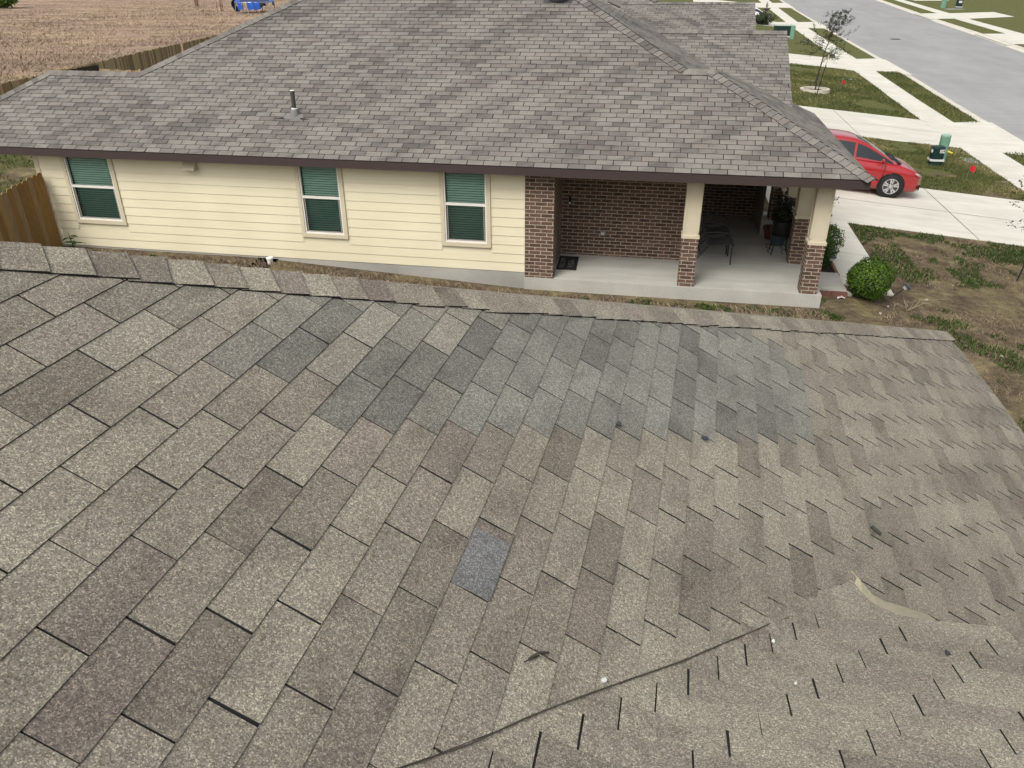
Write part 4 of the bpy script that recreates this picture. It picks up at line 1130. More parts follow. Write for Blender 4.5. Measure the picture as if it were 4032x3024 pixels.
# clumps of green weeds along the foot of the slab
R = random.Random(77)
clumps = [(-11.55, .12, .07), (-10.9, .18, .05), (-10.2, .10, .05), (-1.2, .10, .12), (-.1, .20, .12), (.55, .18, .10), (1.0, .14, .10), (1.25, .22, .12), (1.9, .18, .08), (2.35, .26, .12), (3.1, .20, .10), (3.3, .16, .08)]
wl = None
for i, (x, r_, h_) in enumerate(clumps):
    mb = MB(); y = 13.82-(.10 if i % 2 else 0)
    for _ in range(int(260*r_/.2)):
        a = R.uniform(0, 6.28); q = math.sqrt(R.random())*r_
        p = Vector((q*math.cos(a)*1.2, q*math.sin(a)*.8, R.random()*h_*(1.2-q/r_)))
        leafquad(mb, p, Vector((0, 0, 1))+rv(R, .6), .045*R.uniform(.6, 1.3), .45, (R.random()*.8, 0, 0, 1), R.uniform(0, 6.3))
    o = mb.build('weed_clump', M_WEED); o.location = (x, y, zg(x)+.0)
    tag(o, 'low green weed clump at the foot of the concrete foundation', 'weed', 'weed clumps along the foundation')

# ------------------------------------------------------------------ trees
def tree(name, loc, h, trunk_r, lean, crown, nbr, leaves, lsize, seed, label, leafmat, stakes=()):
    R = random.Random(seed); root = empty(name, loc); tr, mb = MB(), MB()
    pts = [Vector((lean[0]*f*f, lean[1]*f*f, h*f))+rv(R, .012)*(1 if 0 < f < 1 else 0) for f in np.linspace(0, 1, 9)]
    tr.tube(pts, [trunk_r*(1-.85*f) for f in np.linspace(0, 1, 9)], 8)
    for i in range(nbr):
        f = crown[0]+(crown[1]-crown[0])*(i+R.random()*.6)/nbr; k = f*8; j = min(7, int(k)); b = pts[j]+(pts[j+1]-pts[j])*(k-j)
        a = R.uniform(0, 6.28); ln = crown[2](f)*R.uniform(.65, 1.1); ang = R.uniform(.25, .8)
        d = Vector((math.cos(a), math.sin(a), ang)).normalized(); br = [b]
        for m in range(1, 6): br.append(b+d*ln*m/5+Vector((0, 0, -.05*ln*(m/5)**2*R.uniform(.2, 3)))+rv(R, .02)*m*.4)
        tr.tube(br, [trunk_r*.34*(1-.16*m)*max(.3, 1-f*.6) for m in range(6)], 5)
        for tw in range(6):
            m = R.randint(1, 5); s = br[m]; d2 = (d+rv(R, .7)).normalized(); l2 = ln*R.uniform(.15, .4); e = s+d2*l2
            tr.tube([s, (s+e)/2+rv(R, .01), e], [.006, .004, .002], 4)
            for q in range(leaves):
                leafquad(mb, s+(e-s)*R.uniform(.2, 1.1)+rv(R, .035), rv(R), lsize*R.uniform(.6, 1.3), .55, (R.random(), 0, 0, 1), R.uniform(0, 6.3))
    tr.build('trunk', M_BARK, root); mb.build('crown', leafmat, root)
    return tag(root, label, 'tree')
tree('young_tree', (7.58, 45.1, zg(7.58)), 3.75, .04, (.62, .15), (.40, .97, lambda f: 1.35*(1-.6*abs(f-.5)*2)), 34, 26, .052, 31, 'sparse young tree with two stakes inside the white stone ring', M_DARKLEAF)
tree('staked_sapling', (7.95, 17.35, zg(7.9)), 2.4, .03, (.1, .25), (.35, .98, lambda f: .85), 18, 12, .05, 44, 'sapling with small sparse leaves cut off by the right edge of the photo', M_DARKLEAF)
M_STAKE = plain('black_stake', (.012, .012, .013), .5, .1)
def stake(loc, tip, label, r_=.017):
    m = MB(); m.tube([(0, 0, -.1), Vector(tip)], r_, 8)
    o = m.build('tree_stake', M_STAKE); o.location = loc; return tag(o, label, 'stake', 'stakes holding the young trees')
stake((7.45, 43.75, zg(7.45)), (.30, .05, 1.95), 'black stake leaning in front of the white ring rim, with a pale band', .022)
stake((7.62, 46.0, zg(7.62)), (.28, .1, 1.8), 'thin dark stake behind the young tree inside the ring', .018)
stake((7.62, 17.26, zg(7.62)), (.22, .1, 1.15), 'black stake leaning by the sapling at the right edge')
m = MB(); m.tube([(7.45+.225, 43.75+.037, zg(7.45)+1.45), (7.45+.295, 43.75+.049, zg(7.45)+1.92)], .026, 8); o = m.build('band', plain('pale_band', C(214, 206, 180), .7, .05)); 
stk = [ob for ob in bpy.data.objects if ob.name == 'tree_stake'][0]; o.parent = stk; o.location = -stk.location
# stone ring
m = MB(); n = 22; R = random.Random(3)
for k in range(n):
    a0, a1 = 2*math.pi*(k+.03)/n, 2*math.pi*(k+.97)/n; ri, ro = .60, .74; h = .17+R.uniform(-.008, .008)
    rows = []
    for a in (a0, a1): rows.append([Vector((ri*math.cos(a), ri*math.sin(a), z)) if s else Vector((ro*math.cos(a), ro*math.sin(a), z)) for s, z in ((1, -.1), (1, h), (0, h), (0, -.1))])
    m.grid(rows, 0, (R.random(), 0, 0, 1)); m.face(rows[0][::-1], 0); m.face(rows[1], 0)
root = empty('stone_ring', (7.58, 45.15, zg(7.58)), 0, 'ring of pale stone blocks around the young tree', 'tree ring')
m.build('stone_block', plain('limestone', C(226, 218, 198, .66), .9, .12, 8), root)
m = MB(); m.lathe([(.62, .05), (.4, .10), (0, .12)], (0, 0, 0), 22); m.build('mulch', plain('ring_mulch', C(92, 80, 68, .55), .95, .35, 18, fine=60), root)
# shrubs far away
boxwood('field_shrub', (-89.5, 103, .3), 2.1, 1.7, 2600, .35, 15, 'dark green rounded shrub at the top left corner of the field', mat=M_BOX, bumps=.3)
boxwood('low_shrub', (9.6, 98.3, zg(9.6)), 1.25, .62, 2400, .16, 16, 'low dark green shrub at the base of the fountain', mat=M_DARKLEAF, bumps=.3)
def stalks(loc, n, h, spread, label, seed):
    R = random.Random(seed); m = MB()
    for k in range(n):
        x, y = R.gauss(0, spread), R.gauss(0, spread); hh = h*R.uniform(.6, 1)
        m.tube([(x, y, 0), (x+R.gauss(0, .06), y, hh*.6), (x+R.gauss(0, .12), y, hh)], [.03, .025, .008], 4)
        for q in range(14): 
            z = R.uniform(.35, 1)*hh; leafquad(m, Vector((x+R.gauss(0, .07), y+R.gauss(0, .07), z)), rv(R), .14, .3, (.5, 0, 0, 1), R.uniform(0, 6))
    o = m.build('dead_stalks', plain('rust_stalks', C(150, 108, 88, .55), .9, .2)); o.location = loc; return tag(o, label, 'dead plants', 'dead stalks in the field')
stalks((-66.5, 112, .2), 10, 2.3, .22, 'tall rust brown dead stalks standing at the top of the field', 2)
stalks((-56.2, 100.2, .2), 6, 1.8, .16, 'shorter rust brown dead stalks just left of the blue trampoline', 3)

# ------------------------------------------------------------------ trampoline
T = empty('trampoline', (-50.6, 98.5, .3), math.radians(10), 'collapsed blue trampoline lying in the dry field', 'trampoline')
m = MB(); n = 40; ring = [Vector((2.35*math.cos(2*math.pi*k/n), 1.9*math.sin(2*math.pi*k/n), 1.35+.18*math.sin(2*math.pi*k/n)+.06*math.sin(6*math.pi*k/n))) for k in range(n+1)]
m.tube(ring, .06, 6, cap=False); m.build('frame', plain('galvanised', C(200, 205, 212, .6), .35, .1, metal=.5), T)
m = MB(); R = random.Random(4)
inner = [Vector((p.x*.80, p.y*.80, p.z+.02)) for p in ring]; outr = [Vector((p.x*1.03, p.y*1.03, p.z+.05)) for p in ring]
m.grid([outr, [(a+b)/2+Vector((0, 0, .05)) for a, b in zip(outr, inner)], inner]); 
for k in (3, 8, 25, 29, 31): 
    a = outr[k]; b = outr[k+2]; m.face([a, b, b+Vector((.1, -.1, -.75)), a+Vector((.05, 0, -.9))])
m.build('pad', plain('blue_vinyl', C(40, 92, 190, .7), .4, .2, 3), T)
m = MB(); m.face([p-Vector((0, 0, .05)) for p in inner[:-1]]); m.build('mat', plain('jump_mat', C(52, 66, 96, .6), .7, .25, 2), T)
for k in range(6):
    a = 2*math.pi*k/6+.4; m = MB(); m.tube([(2.3*math.cos(a), 1.85*math.sin(a), 1.32), (2.45*math.cos(a), 1.95*math.sin(a), .0)], .05, 6); m.build('leg', plain('leg_steel', C(190, 196, 204, .6), .4, .1, metal=.4), T)
m = MB(); rows = []
for j in range(5): rows.append([Vector((-2.42-.25*math.sin(j)+.10*R.random(), -.9+.36*k, 1.45-.33*j+.06*R.random())) for k in range(6)])
M_NET = plain('black_net', (.02, .02, .024), .8, .2)
m.grid(rows); m.build('safety_net', M_NET, T); m = MB(); rows = []
for j in range(4): rows.append([Vector((.4+.4*k, -1.75+.1*R.random(), 1.2-.22*j*(1 if k in (1, 2) else .5))) for k in range(4)])
m.grid(rows); m.build('safety_net', M_NET, T)

# ------------------------------------------------------------------ vehicles
M_GLASSDARK = plain('tinted_glass', (.014, .018, .02), .06, .1, spec=.6)
M_TYRE = plain('tyre_rubber', (.014, .014, .015), .8, .15, 20)
M_RIM = plain('alloy', C(214, 214, 212, .85), .25, .05, metal=.7)
M_LAMP = plain('lamp_lens', C(220, 222, 222, .7), .1, .1, metal=.3)
M_AMBER = plain('amber_lens', C(236, 150, 40, .75), .2, .05)
def paint(name, col):
    m, t, b = newmat(name); b.inputs['Base Color'].default_value = col; b.inputs['Roughness'].default_value = .28; b.inputs['Coat Weight'].default_value = .8; b.inputs['Coat Roughness'].default_value = .06
    b.inputs['Specular IOR Level'].default_value = .5
    return m
def car(loc, rz, pitch, col, label, name='parked_car', group=None):
    root = empty(name, loc, 0, label, 'car', group); root.rotation_euler = (0, pitch, rz)
    PM = paint(name+'_paint', col)
    # x forward from the front axle, half width, bottom z, shoulder z, deck z
    S = [(-3.46, .62, .42, .66, .78), (-3.40, .76, .30, .80, .95), (-3.2, .84, .24, .90, 1.0), (-2.8, .875, .20, .93, 1.0), (-2.0, .885, .17, .92, .98), (-1.2, .885, .165, .90, .96), (-.5, .88, .165, .86, .955), (-.25, .88, .17, .85, .95), (.1, .875, .18, .83, .90), (.42, .865, .19, .79, .825), (.63, .83, .20, .73, .745), (.75, .76, .20, .66, .67), (.82, .66, .22, .58, .60), (.85, .5, .26, .46, .50)]
    xs = np.array([s[0] for s in S]); XX = np.concatenate([np.linspace(-3.46, -3.2, 5), np.linspace(-3.1, .6, 38), np.linspace(.64, .85, 8)])
    g = lambda k, x: float(np.interp(x, xs, [s[k] for s in S]))
    rows = []
    for x in XX:
        w_, zb, zs, zd = (np.mean([g(k, x+d) for d in (-.06, 0, .06)]) for k in (1, 2, 3, 4))
        if x > .845 or x < -3.45: w_, zb, zs, zd = g(1, x), g(2, x), g(3, x), g(4, x)
        half = [(0, zb), (w_*.86, zb), (w_*.96, zb+.05), (w_*.985, zb+.2), (w_*.97, zb+.32), (w_, zb+(zs-zb)*.72), (w_*.985, zs-.03), (w_*.93, zs+.02), (w_*.80, zd-.01), (w_*.45, zd+.015), (0, zd+.02)]
        half = [(y, min(z, zd+.02)) for y, z in half]
        rows.append([Vector((x, -y, z)) for y, z in half]+[Vector((x, y, z)) for y, z in half[-2:0:-1]])
    m = MB(); m.grid([r[::-1] for r in rows], 0, closed=True)
    m.face(rows[0]); m.face(rows[-1][::-1])
    body = m.build('body', [PM], root, True)
    # wheel wells
    cut = MB()
    for x in (0, -2.64):
        for sgn in (-1, 1):
            n = 28; c0 = [Vector((x+.365*math.cos(2*math.pi*k/n), sgn*.60, .315+.365*math.sin(2*math.pi*k/n))) for k in range(n)]; c1_ = [Vector((p.x, sgn*1.2, p.z)) for p in c0]
            cut.grid([c0, c1_] if sgn > 0 else [c1_, c0], 0, closed=True)
            cut.face(c0 if sgn < 0 else c0[::-1]); cut.face(c1_ if sgn > 0 else c1_[::-1])
    bmc = cut.build('cutter', M_BLACK)
    for ob in (body, bmc):
        b_ = bmesh.new(); b_.from_mesh(ob.data); bmesh.ops.remove_doubles(b_, verts=b_.verts, dist=1e-5); bmesh.ops.recalc_face_normals(b_, faces=b_.faces); b_.to_mesh(ob.data); b_.free()
    md = body.modifiers.new('b', 'BOOLEAN'); md.object = bmc; md.operation = 'DIFFERENCE'; md.solver = 'EXACT'
    bpy.context.view_layer.update(); dg = bpy.context.evaluated_depsgraph_get()
    nm = bpy.data.meshes.new_from_object(body.evaluated_get(dg)); body.modifiers.clear(); body.data = nm
    bpy.data.objects.remove(bmc)
    # greenhouse
    G = [(-3.22, .72, .97, .60, 1.02), (-2.95, .76, .97, .60, 1.30), (-2.6, .79, .97, .585, 1.385), (-2.0, .81, .955, .60, 1.43), (-1.5, .82, .94, .60, 1.445), (-1.15, .82, .93, .59, 1.425), (-.85, .815, .92, .585, 1.335), (-.4, .80, .91, .64, 1.12), (.02, .77, .89, .73, .915)]
    gx = np.array([k[0] for k in G]); gi = lambda k, x: float(np.interp(x, gx, [q[k] for q in G]))
    X2_ = sorted(set([-3.22, -3.05, -2.95, -2.80, -2.74, -2.6, -2.4, -2.2, -2.06, -1.98, -1.8, -1.5, -1.28, -1.18, -1.12, -.95, -.8, -.6, -.4, -.2, -.08, .02]))
    m = MB(); gl = MB(); rws = []
    def sec(x):
        yb, zb, yt, zt = gi(1, x), gi(2, x), gi(3, x), gi(4, x); L = []
        for f in (0, .12, .86, 1): L.append((yb+(yt-yb)*f, zb+(zt-.03-zb)*f))
        return L+[(yt*.86, zt-.004), (yt*.45, zt+.012), (0, zt+.016)]
    glass_x = [(-2.70, -2.02), (-1.98, -1.16), (-1.10, -.22)]
    for i in range(len(X2_)-1):
        xa, xb = X2_[i], X2_[i+1]; xm = (xa+xb)/2; A_, B_ = sec(xa), sec(xb)
        for j in range(6):
            for sgn in (-1, 1):
                q = [Vector((xa, sgn*A_[j][0], A_[j][1])), Vector((xb, sgn*B_[j][0], B_[j][1])), Vector((xb, sgn*B_[j+1][0], B_[j+1][1])), Vector((xa, sgn*A_[j+1][0], A_[j+1][1]))]
                if sgn > 0: q = q[::-1]
                isg = (j == 1 and -2.78 < xm < -.10 and not (-2.06 < xm < -1.98) and not (-1.18 < xm < -1.12)) or (j >= 4 and xm > -1.12) or (j >= 4 and xm < -2.95)
                (gl if isg else m).face(q, 0)
    for mbk, nme, mat_ in ((m, 'roof', PM), (gl, 'window', M_GLASSDARK)):
        ob = mbk.build(nme, [mat_], root, True)
        b_ = bmesh.new(); b_.from_mesh(ob.data); bmesh.ops.remove_doubles(b_, verts=b_.verts, dist=1e-4); b_.to_mesh(ob.data); b_.free()
    # wheels
    for x in (0, -2.64):
        for sgn in (-1, 1):
            t = MB(); Rm = Matrix.Rotation(math.pi/2, 3, 'X')
            t.lathe([(.205, -.10), (.30, -.105), (.316, -.085), (.318, 0), (.316, .085), (.30, .108), (.205, .104)], (x, sgn*.779, .316), 36, R=Rm, cap=False)
            wr = t.build('wheel', M_TYRE, root, True)
            r_ = MB(); yf = sgn*(.775+.112)
            r_.lathe([(.212, -.06), (.214, .014), (.196, .012), (.190, -.055)], (x, sgn*.79+sgn*.088, .316), 36, R=Matrix.Rotation(-sgn*math.pi/2, 3, 'X'), cap=False)
            for k in range(5):
                a0 = 2*math.pi*k/5+math.pi/2
                for da in (-.20, .20):
                    pts = []
                    for rr, off, wd in ((.035, da*.30, .022), (.205, da, .020)):
                        a = a0+off
                        c_ = Vector((x+rr*math.cos(a), yf, .316+rr*math.sin(a))); tg = Vector((-math.sin(a), 0, math.cos(a)))
                        pts.append((c_-tg*wd, c_+tg*wd))
                    (p0, p1), (p2, p3) = pts; dy = Vector((0, -sgn*.03, 0))
                    r_.face([p0, p1, p3, p2]); r_.face([p0, p2, p2+dy, p0+dy]); r_.face([p1, p1+dy, p3+dy, p3])
            r_.lathe([(.055, 0), (.05, .012), (0, .014)], (x, yf-sgn*.004, .316), 20, R=Matrix.Rotation(-sgn*math.pi/2, 3, 'X'))
            r_.build('rim', M_RIM, wr)
            ar = MB(); ar.lathe([(.365, -.02), (.365, 0), (0, .001)], (x, sgn*.877, .325), 36, R=Matrix.Rotation(-sgn*math.pi/2, 3, 'X'), cap=False); ar.build('wheel_well_shade', M_BLACK, root)  # flat black disc painted as the shade of the wheel well
            dk = MB(); dk.lathe([(.20, 0), (0, 0.001)], (x, sgn*.879, .316), 24, R=Matrix.Rotation(-sgn*math.pi/2, 3, 'X')); dk.build('brake_disc', plain('brake_dark', (.05, .05, .052), .5, .2, metal=.4), wr)
    # wheel-well liner
    m = MB(); m.box(-3.05, .36, -.62, .62, .20, .66); m.build('underbody', M_BLACK, root)
    # lamps, mirrors, handles, lower grille, wipers
    for sgn in (-1, 1):
        m = MB(); q = [Vector((.50, sgn*.852, .735)), Vector((.64, sgn*.80, .705)), Vector((.775, sgn*.66, .645)), Vector((.80, sgn*.60, .60)), Vector((.72, sgn*.755, .62)), Vector((.62, sgn*.850, .655))]
        q = [p+Vector((.012, sgn*.014, .012)) for p in q]; m.face(q if sgn < 0 else q[::-1]); hl_ = m.build('headlight', M_LAMP, root)
        m = MB(); q = [Vector((.56, sgn*.868, .715)), Vector((.625, sgn*.826, .685)), Vector((.615, sgn*.832, .64)), Vector((.64, sgn*.850, .655))]; q = [p+Vector((.014, sgn*.016, .013)) for p in q]; m.face(q if sgn < 0 else q[::-1]); m.build('indicator', M_AMBER, hl_)
        m = MB(); prof = []
        for j in range(7):
            f = j/6; ww = .085*math.sin(math.pi*(.12+.76*f)); prof.append([Vector((-.42+ww*.55*math.cos(2*math.pi*k/12), sgn*(.86+.20*f), .985+ww*.75*math.sin(2*math.pi*k/12))) for k in range(12)])
        m.grid(prof, 0, closed=True); m.face(prof[0][::-1]); m.face(prof[-1]); m.build('mirror', [PM], root, True)
        m = MB(); q = [Vector((.70, sgn*.78, .40)), Vector((.815, sgn*.60, .42)), Vector((.83, sgn*.58, .27)), Vector((.75, sgn*.73, .25))]; q = [p+Vector((.02, sgn*.02, 0)) for p in q]; m.face(q if sgn < 0 else q[::-1]); m.build('bumper_vent', M_BLACK, root)
        for xa in (-1.38, -2.3):
            m = MB(); m.tube([(xa-.1, sgn*.893, .80), (xa-.05, sgn*.915, .80), (xa+.05, sgn*.915, .80), (xa+.1, sgn*.893, .80)], .014, 6); m.build('door_handle', [PM], root)
        # door shut lines
        m = MB()
        for xl in (-.30, -1.16, -2.12):
            pts = [Vector((xl-.02, sgn*(.889), .25)), Vector((xl, sgn*.894, .55)), Vector((xl+.02, sgn*.886, .80)), Vector((xl+.01, sgn*.86, .895))]
            m = MB(); m.tube(pts, .005, 4); m.build('door_gap', M_BLACK, root)
    m = MB(); m.box(.82, .86, -.50, .50, .28, .44); m.build('grille', M_BLACK, root)
    m = MB(); m.box(.05, .16, -.70, .70, .905, .925); m.tube([(.05, -.45, .935), (-.35, -.1, 1.085)], .012, 5); m.tube([(.05, .2, .935), (-.35, .5, 1.085)], .012, 5); m.build('wiper_cowl', M_BLACK, root)
    return root
car((6.36, 24.27, zg(6.36)+.016), math.radians(0), math.atan(.09), C(186, 24, 34, .60), 'red hatchback parked nose out on the driveway behind the porch')
car((10.35, 104.6, zg(10.35)+.016), 0, math.atan(.09), C(236, 238, 240, .85), 'white car parked on a far driveway behind the fountain', 'white_car')
car((59.5, 173.2, SIDE_Z+.40), math.radians(200), 0, C(236, 238, 240, .85), 'white car across the street cut off by the top edge of the photo', 'white_car')

# ------------------------------------------------------------------ utility boxes
M_PGREEN = plain('pale_green_plastic', C(128, 172, 146, .6), .5, .08)
M_DGREEN = plain('dark_green_plastic', C(22, 48, 46, .8), .45, .12)
M_STICK = plain('white_sticker', C(226, 228, 224, .7), .5, .04)
def rounded_post(name, loc, w_, d_, h_, mat, label, group, top=.06, n=6, flare=1.0):
    rows = []
    for z, s in ((-.05, flare), (h_*.5, (1+flare)/2), (h_-top, 1.0), (h_-top*.35, .95), (h_, .78)):
        row = []
        for qx, qy, a0 in ((1, 1, 0), (-1, 1, 90), (-1, -1, 180), (1, -1, 270)):
            for k in range(n):
                a = math.radians(a0+90*k/(n-1)); rr = min(w_, d_)*.34
                row.append(Vector(((qx*(w_/2-rr)+rr*math.cos(a))*s, (qy*(d_/2-rr)+rr*math.sin(a))*s, z)))
        rows.append(row)
    root = empty(name, loc, 0, label, 'utility box', group); m = MB(); m.grid(rows, 0, closed=True); m.face(rows[-1]); m.build('housing', mat, root, False)
    return root
r = rounded_post('utility_pedestal', (9.2, 29.15, zg(9.2)), .42, .36, .64, M_DGREEN, 'squat dark green utility pedestal with a white band and stickers on the lawn', 'utility boxes on the lawns')
m = MB(); m.box(-.218, .218, -.188, .188, .16, .225); m.build('reflective_band', M_STICK, r)
m = MB(); m.box(.02, .17, -.192, -.17, .44, .55); m.build('label_sticker', M_STICK, r)
m = MB(); 
for k in range(3): m.box(.035, .11+.012*k, -.1945, -.192, .46+.027*k, .47+.027*k)
m.box(.135, .16, -.1945, -.192, .47, .53); m.build('label_print', M_BLACK, r)
m = MB(); m.box(-.216, -.19, -.14, -.02, .44, .54); m.build('label_sticker', M_STICK, r)
r = rounded_post('utility_pedestal', (9.62, 30.0, zg(9.62)), .30, .30, .88, M_PGREEN, 'tall pale green utility pedestal just behind the squat dark green one', 'utility boxes on the lawns', .05)
m = MB(); m.lathe([(.165, .84), (.16, .89), (.10, .915), (0, .92)], (0, 0, 0), 24); m.build('cap', plain('pale_green_cap', C(160, 196, 178, .62), .5, .05), r)
r = rounded_post('utility_pedestal', (10.85, 81.3, zg(10.85)), .40, .38, 1.15, M_PGREEN, 'pale green utility pedestal beside the dark transformer cabinet', 'utility boxes on the lawns', .05)
r = rounded_post('utility_pedestal', (40.5, 142.2, SIDE_Z), .75, .7, 1.5, M_PGREEN, 'pale green utility pedestal on the lawn across the street', 'utility boxes across the street', .08)
r = rounded_post('utility_pedestal', (42.5, 141.6, SIDE_Z), .85, .75, 1.25, M_DGREEN, 'dark utility pedestal with a white label on the lawn across the street', 'utility boxes across the street', .1)
m = MB(); m.box(-.2, .25, -.40, -.38, .75, 1.05); m.build('label_sticker', M_STICK, r); m = MB(); m.box(-.44, .44, -.39, .39, .15, .25); m.build('reflective_band', M_STICK, r)
r = empty('transformer_cabinet', (10.35, 83.9, zg(10.35)), 0, 'dark green transformer cabinet with a pale lid beyond the roof edge', 'utility box')
m = MB(); m.box(-.85, .70, -.6, .6, -.1, .92); m.build('cabinet', M_DGREEN, r); m = MB(); m.box(-.90, .75, -.66, .66, .92, 1.0); m.build('lid', plain('pale_lid', C(196, 214, 200, .62), .5, .05), r); m = MB(); m.box(-.95, .80, -.72, .72, -.1, .06); m.build('pad', M_KERB, r)
# meter lids
def meter_lid(poly, label, z0=None):
    m = MB(); sheet(m, poly, .02, 0, .08, z0); o = m.build('meter_lid', plain('grey_lid', C(188, 192, 192, .6), .8, .12, 6)); return tag(o, label, 'meter lid', 'meter box lids in the lawns')
meter_lid([(10.55, 30.25), (11.12, 30.35), (11.12, 31.25), (10.62, 31.2)], 'grey concrete meter lid in the grass beside the pavement')
meter_lid([(11.75, 79.8), (12.3, 79.8), (12.3, 80.8), (11.75, 80.8)], 'pale meter lid beside the pavement left of the tree crown')
meter_lid([(40.2, 138.4), (42.6, 138.6), (42.4, 140.2), (40.0, 140.0)], 'pale lid in the lawn across the street', SIDE_Z)
# fountain
r = empty('garden_fountain', (10.1, 99.2, zg(10.1)), 0, 'grey tiered garden fountain in front of the white car', 'fountain')
stone = plain('cast_stone', C(150, 146, 136, .58), .9, .15, 6)
m = MB(); m.lathe([(.42, -.1), (.45, .15), (.25, .25), (.20, .75), (.30, .85)], (0, 0, 0), 20); m.build('pedestal', stone, r)
m = MB(); m.lathe([(.2, .84), (.72, 1.05), (.80, 1.16), (.74, 1.16), (.3, 1.02), (.1, 1.0)], (0, 0, 0), 28); m.build('basin', stone, r)
m = MB(); m.lathe([(.14, 1.0), (.11, 1.35), (.18, 1.45), (.42, 1.6), (.46, 1.68), (.2, 1.6), (.06, 1.6)], (0, 0, 0), 24); m.build('basin', stone, r)
m = MB(); m.lathe([(.08, 1.58), (.07, 1.8), (.16, 1.9), (.11, 2.05), (.05, 2.2), (0, 2.3)], (0, 0, 0), 16); m.build('finial', stone, r)
# flags
def flag(loc, label, s=.12):
    r = empty('marker_flag', loc, 0, label, 'marker flag', 'red marker flags in the lawns'); m = MB(); m.tube([(0, 0, -.1), (.05, 0, .42)], .0035, 5); m.build('wire', M_METAL, r)
    m = MB(); m.grid([[Vector((.05, 0, .42)), Vector((.05+s*.5, .03, .42)), Vector((.05+s, 0, .37))], [Vector((.03, 0, .42-s)), Vector((.03+s*.5, .03, .41-s)), Vector((.03+s, 0, .36-s))]]); m.build('pennant', plain('red_pennant', C(222, 30, 52, .7), .6, .05), r); return r
flag((9.72, 27.5, zg(9.72)), 'red marker flag in the lawn right of the red car', .16); flag((9.35, 47.9, zg(9.35)), 'small red marker flag in the grass right of the tree ring', .16)
m = MB(); m.grid([[Vector((-.3, 0, .03)), Vector((0, .04, .06)), Vector((.3, 0, .02))], [Vector((-.28, .2, .02)), Vector((.02, .22, .04)), Vector((.32, .2, .02))]]); o = m.build('litter', plain('pale_blue_plastic', C(176, 214, 224, .7), .4, .05)); o.location = (10.5, 52.3, zg(10.5)+.02); tag(o, 'pale blue scrap of plastic in the lawn beyond the tree ring', 'litter')
# yellow cable
m = MB(); pts = [(9.55, 30.25, .03), (9.9, 30.6, .10), (9.65, 31.0, .14), (10.05, 31.4, .18), (10.25, 31.7, .10), (10.5, 31.5, .04)]
pts = [Vector((x, y, zg(x)+z)) for x, y, z in pts]; sm = []
for k in range(len(pts)-1):
    for j in range(6):
        t_ = j/6; p0, p1, p2, p3 = pts[max(0, k-1)], pts[k], pts[k+1], pts[min(len(pts)-1, k+2)]
        sm.append(.5*((2*p1)+(p2-p0)*t_+(2*p0-5*p1+4*p2-p3)*t_**2+(3*p1-p0-3*p2+p3)*t_**3))
m.tube(sm, .035, 6); o = m.build('cable', plain('yellow_jacket', C(232, 208, 40, .72), .5, .05)); tag(o, 'bright yellow cable looped in the grass behind the dark pedestal', 'cable')

# ------------------------------------------------------------------ porch things
M_TUBE = plain('black_powder_coat', (.02, .021, .022), .45, .1)
M_SLING = plain('grey_sling_fabric', C(92, 94, 92, .55), .85, .12, 30)
ch = empty('patio_chair', (1.08, 15.78, .252), math.radians(2), 'black framed grey sling patio chair nearest the porch edge', 'chair', 'patio chairs on the porch')
for sgn in (-1, 1):
    y = sgn*.27
    m = MB(); m.tube([(-.30, y, .0), (-.02, y, .36), (.02, y, .41)], .0125, 8); m.build('leg', M_TUBE, ch)
    m = MB(); m.tube([(.46, y, .0), (.45, y, .50), (.42, y, .60), (.34, y, .655), (.15, y, .67), (-.06, y, .655), (-.16, y, .62)], .0125, 8); m.build('front_leg', M_TUBE, ch)
    m = MB(); m.tube([(.50, y*.92, .385), (.46, y*.92, .43), (.05, y*.92, .385), (-.03, y*.92, .42), (-.12, y*.92, .66), (-.25, y*.92, 1.12)], .0125, 8); m.build('side_rail', M_TUBE, ch)
m = MB(); m.tube([(-.25, -.248, 1.12), (-.26, -.2, 1.14), (-.26, .2, 1.14), (-.25, .248, 1.12)], .0125, 8); m.tube([(-.14, -.27, .17), (-.14, .27, .17)], .009, 6); m.build('cross_bar', M_TUBE, ch)
pr = [(.50, .390), (.46, .432), (.28, .405), (.08, .378), (0, .39)]; m = MB(); m.grid([[Vector((x, -.24, z+.012)), Vector((x, 0, z-.004)), Vector((x, .24, z+.012))] for x, z in pr]); m.build('seat', M_SLING, ch)
pr = [(-.01, .40), (-.06, .50), (-.12, .66), (-.19, .90), (-.25, 1.12)]; m = MB(); m.grid([[Vector((x+.01, -.24, z)), Vector((x-.012, 0, z)), Vector((x+.01, .24, z))] for x, z in pr]); m.build('backrest', M_SLING, ch)
dup(ch, (1.06, 16.48, .252), math.radians(-3), 'second grey sling patio chair, half hidden behind the nearer one')
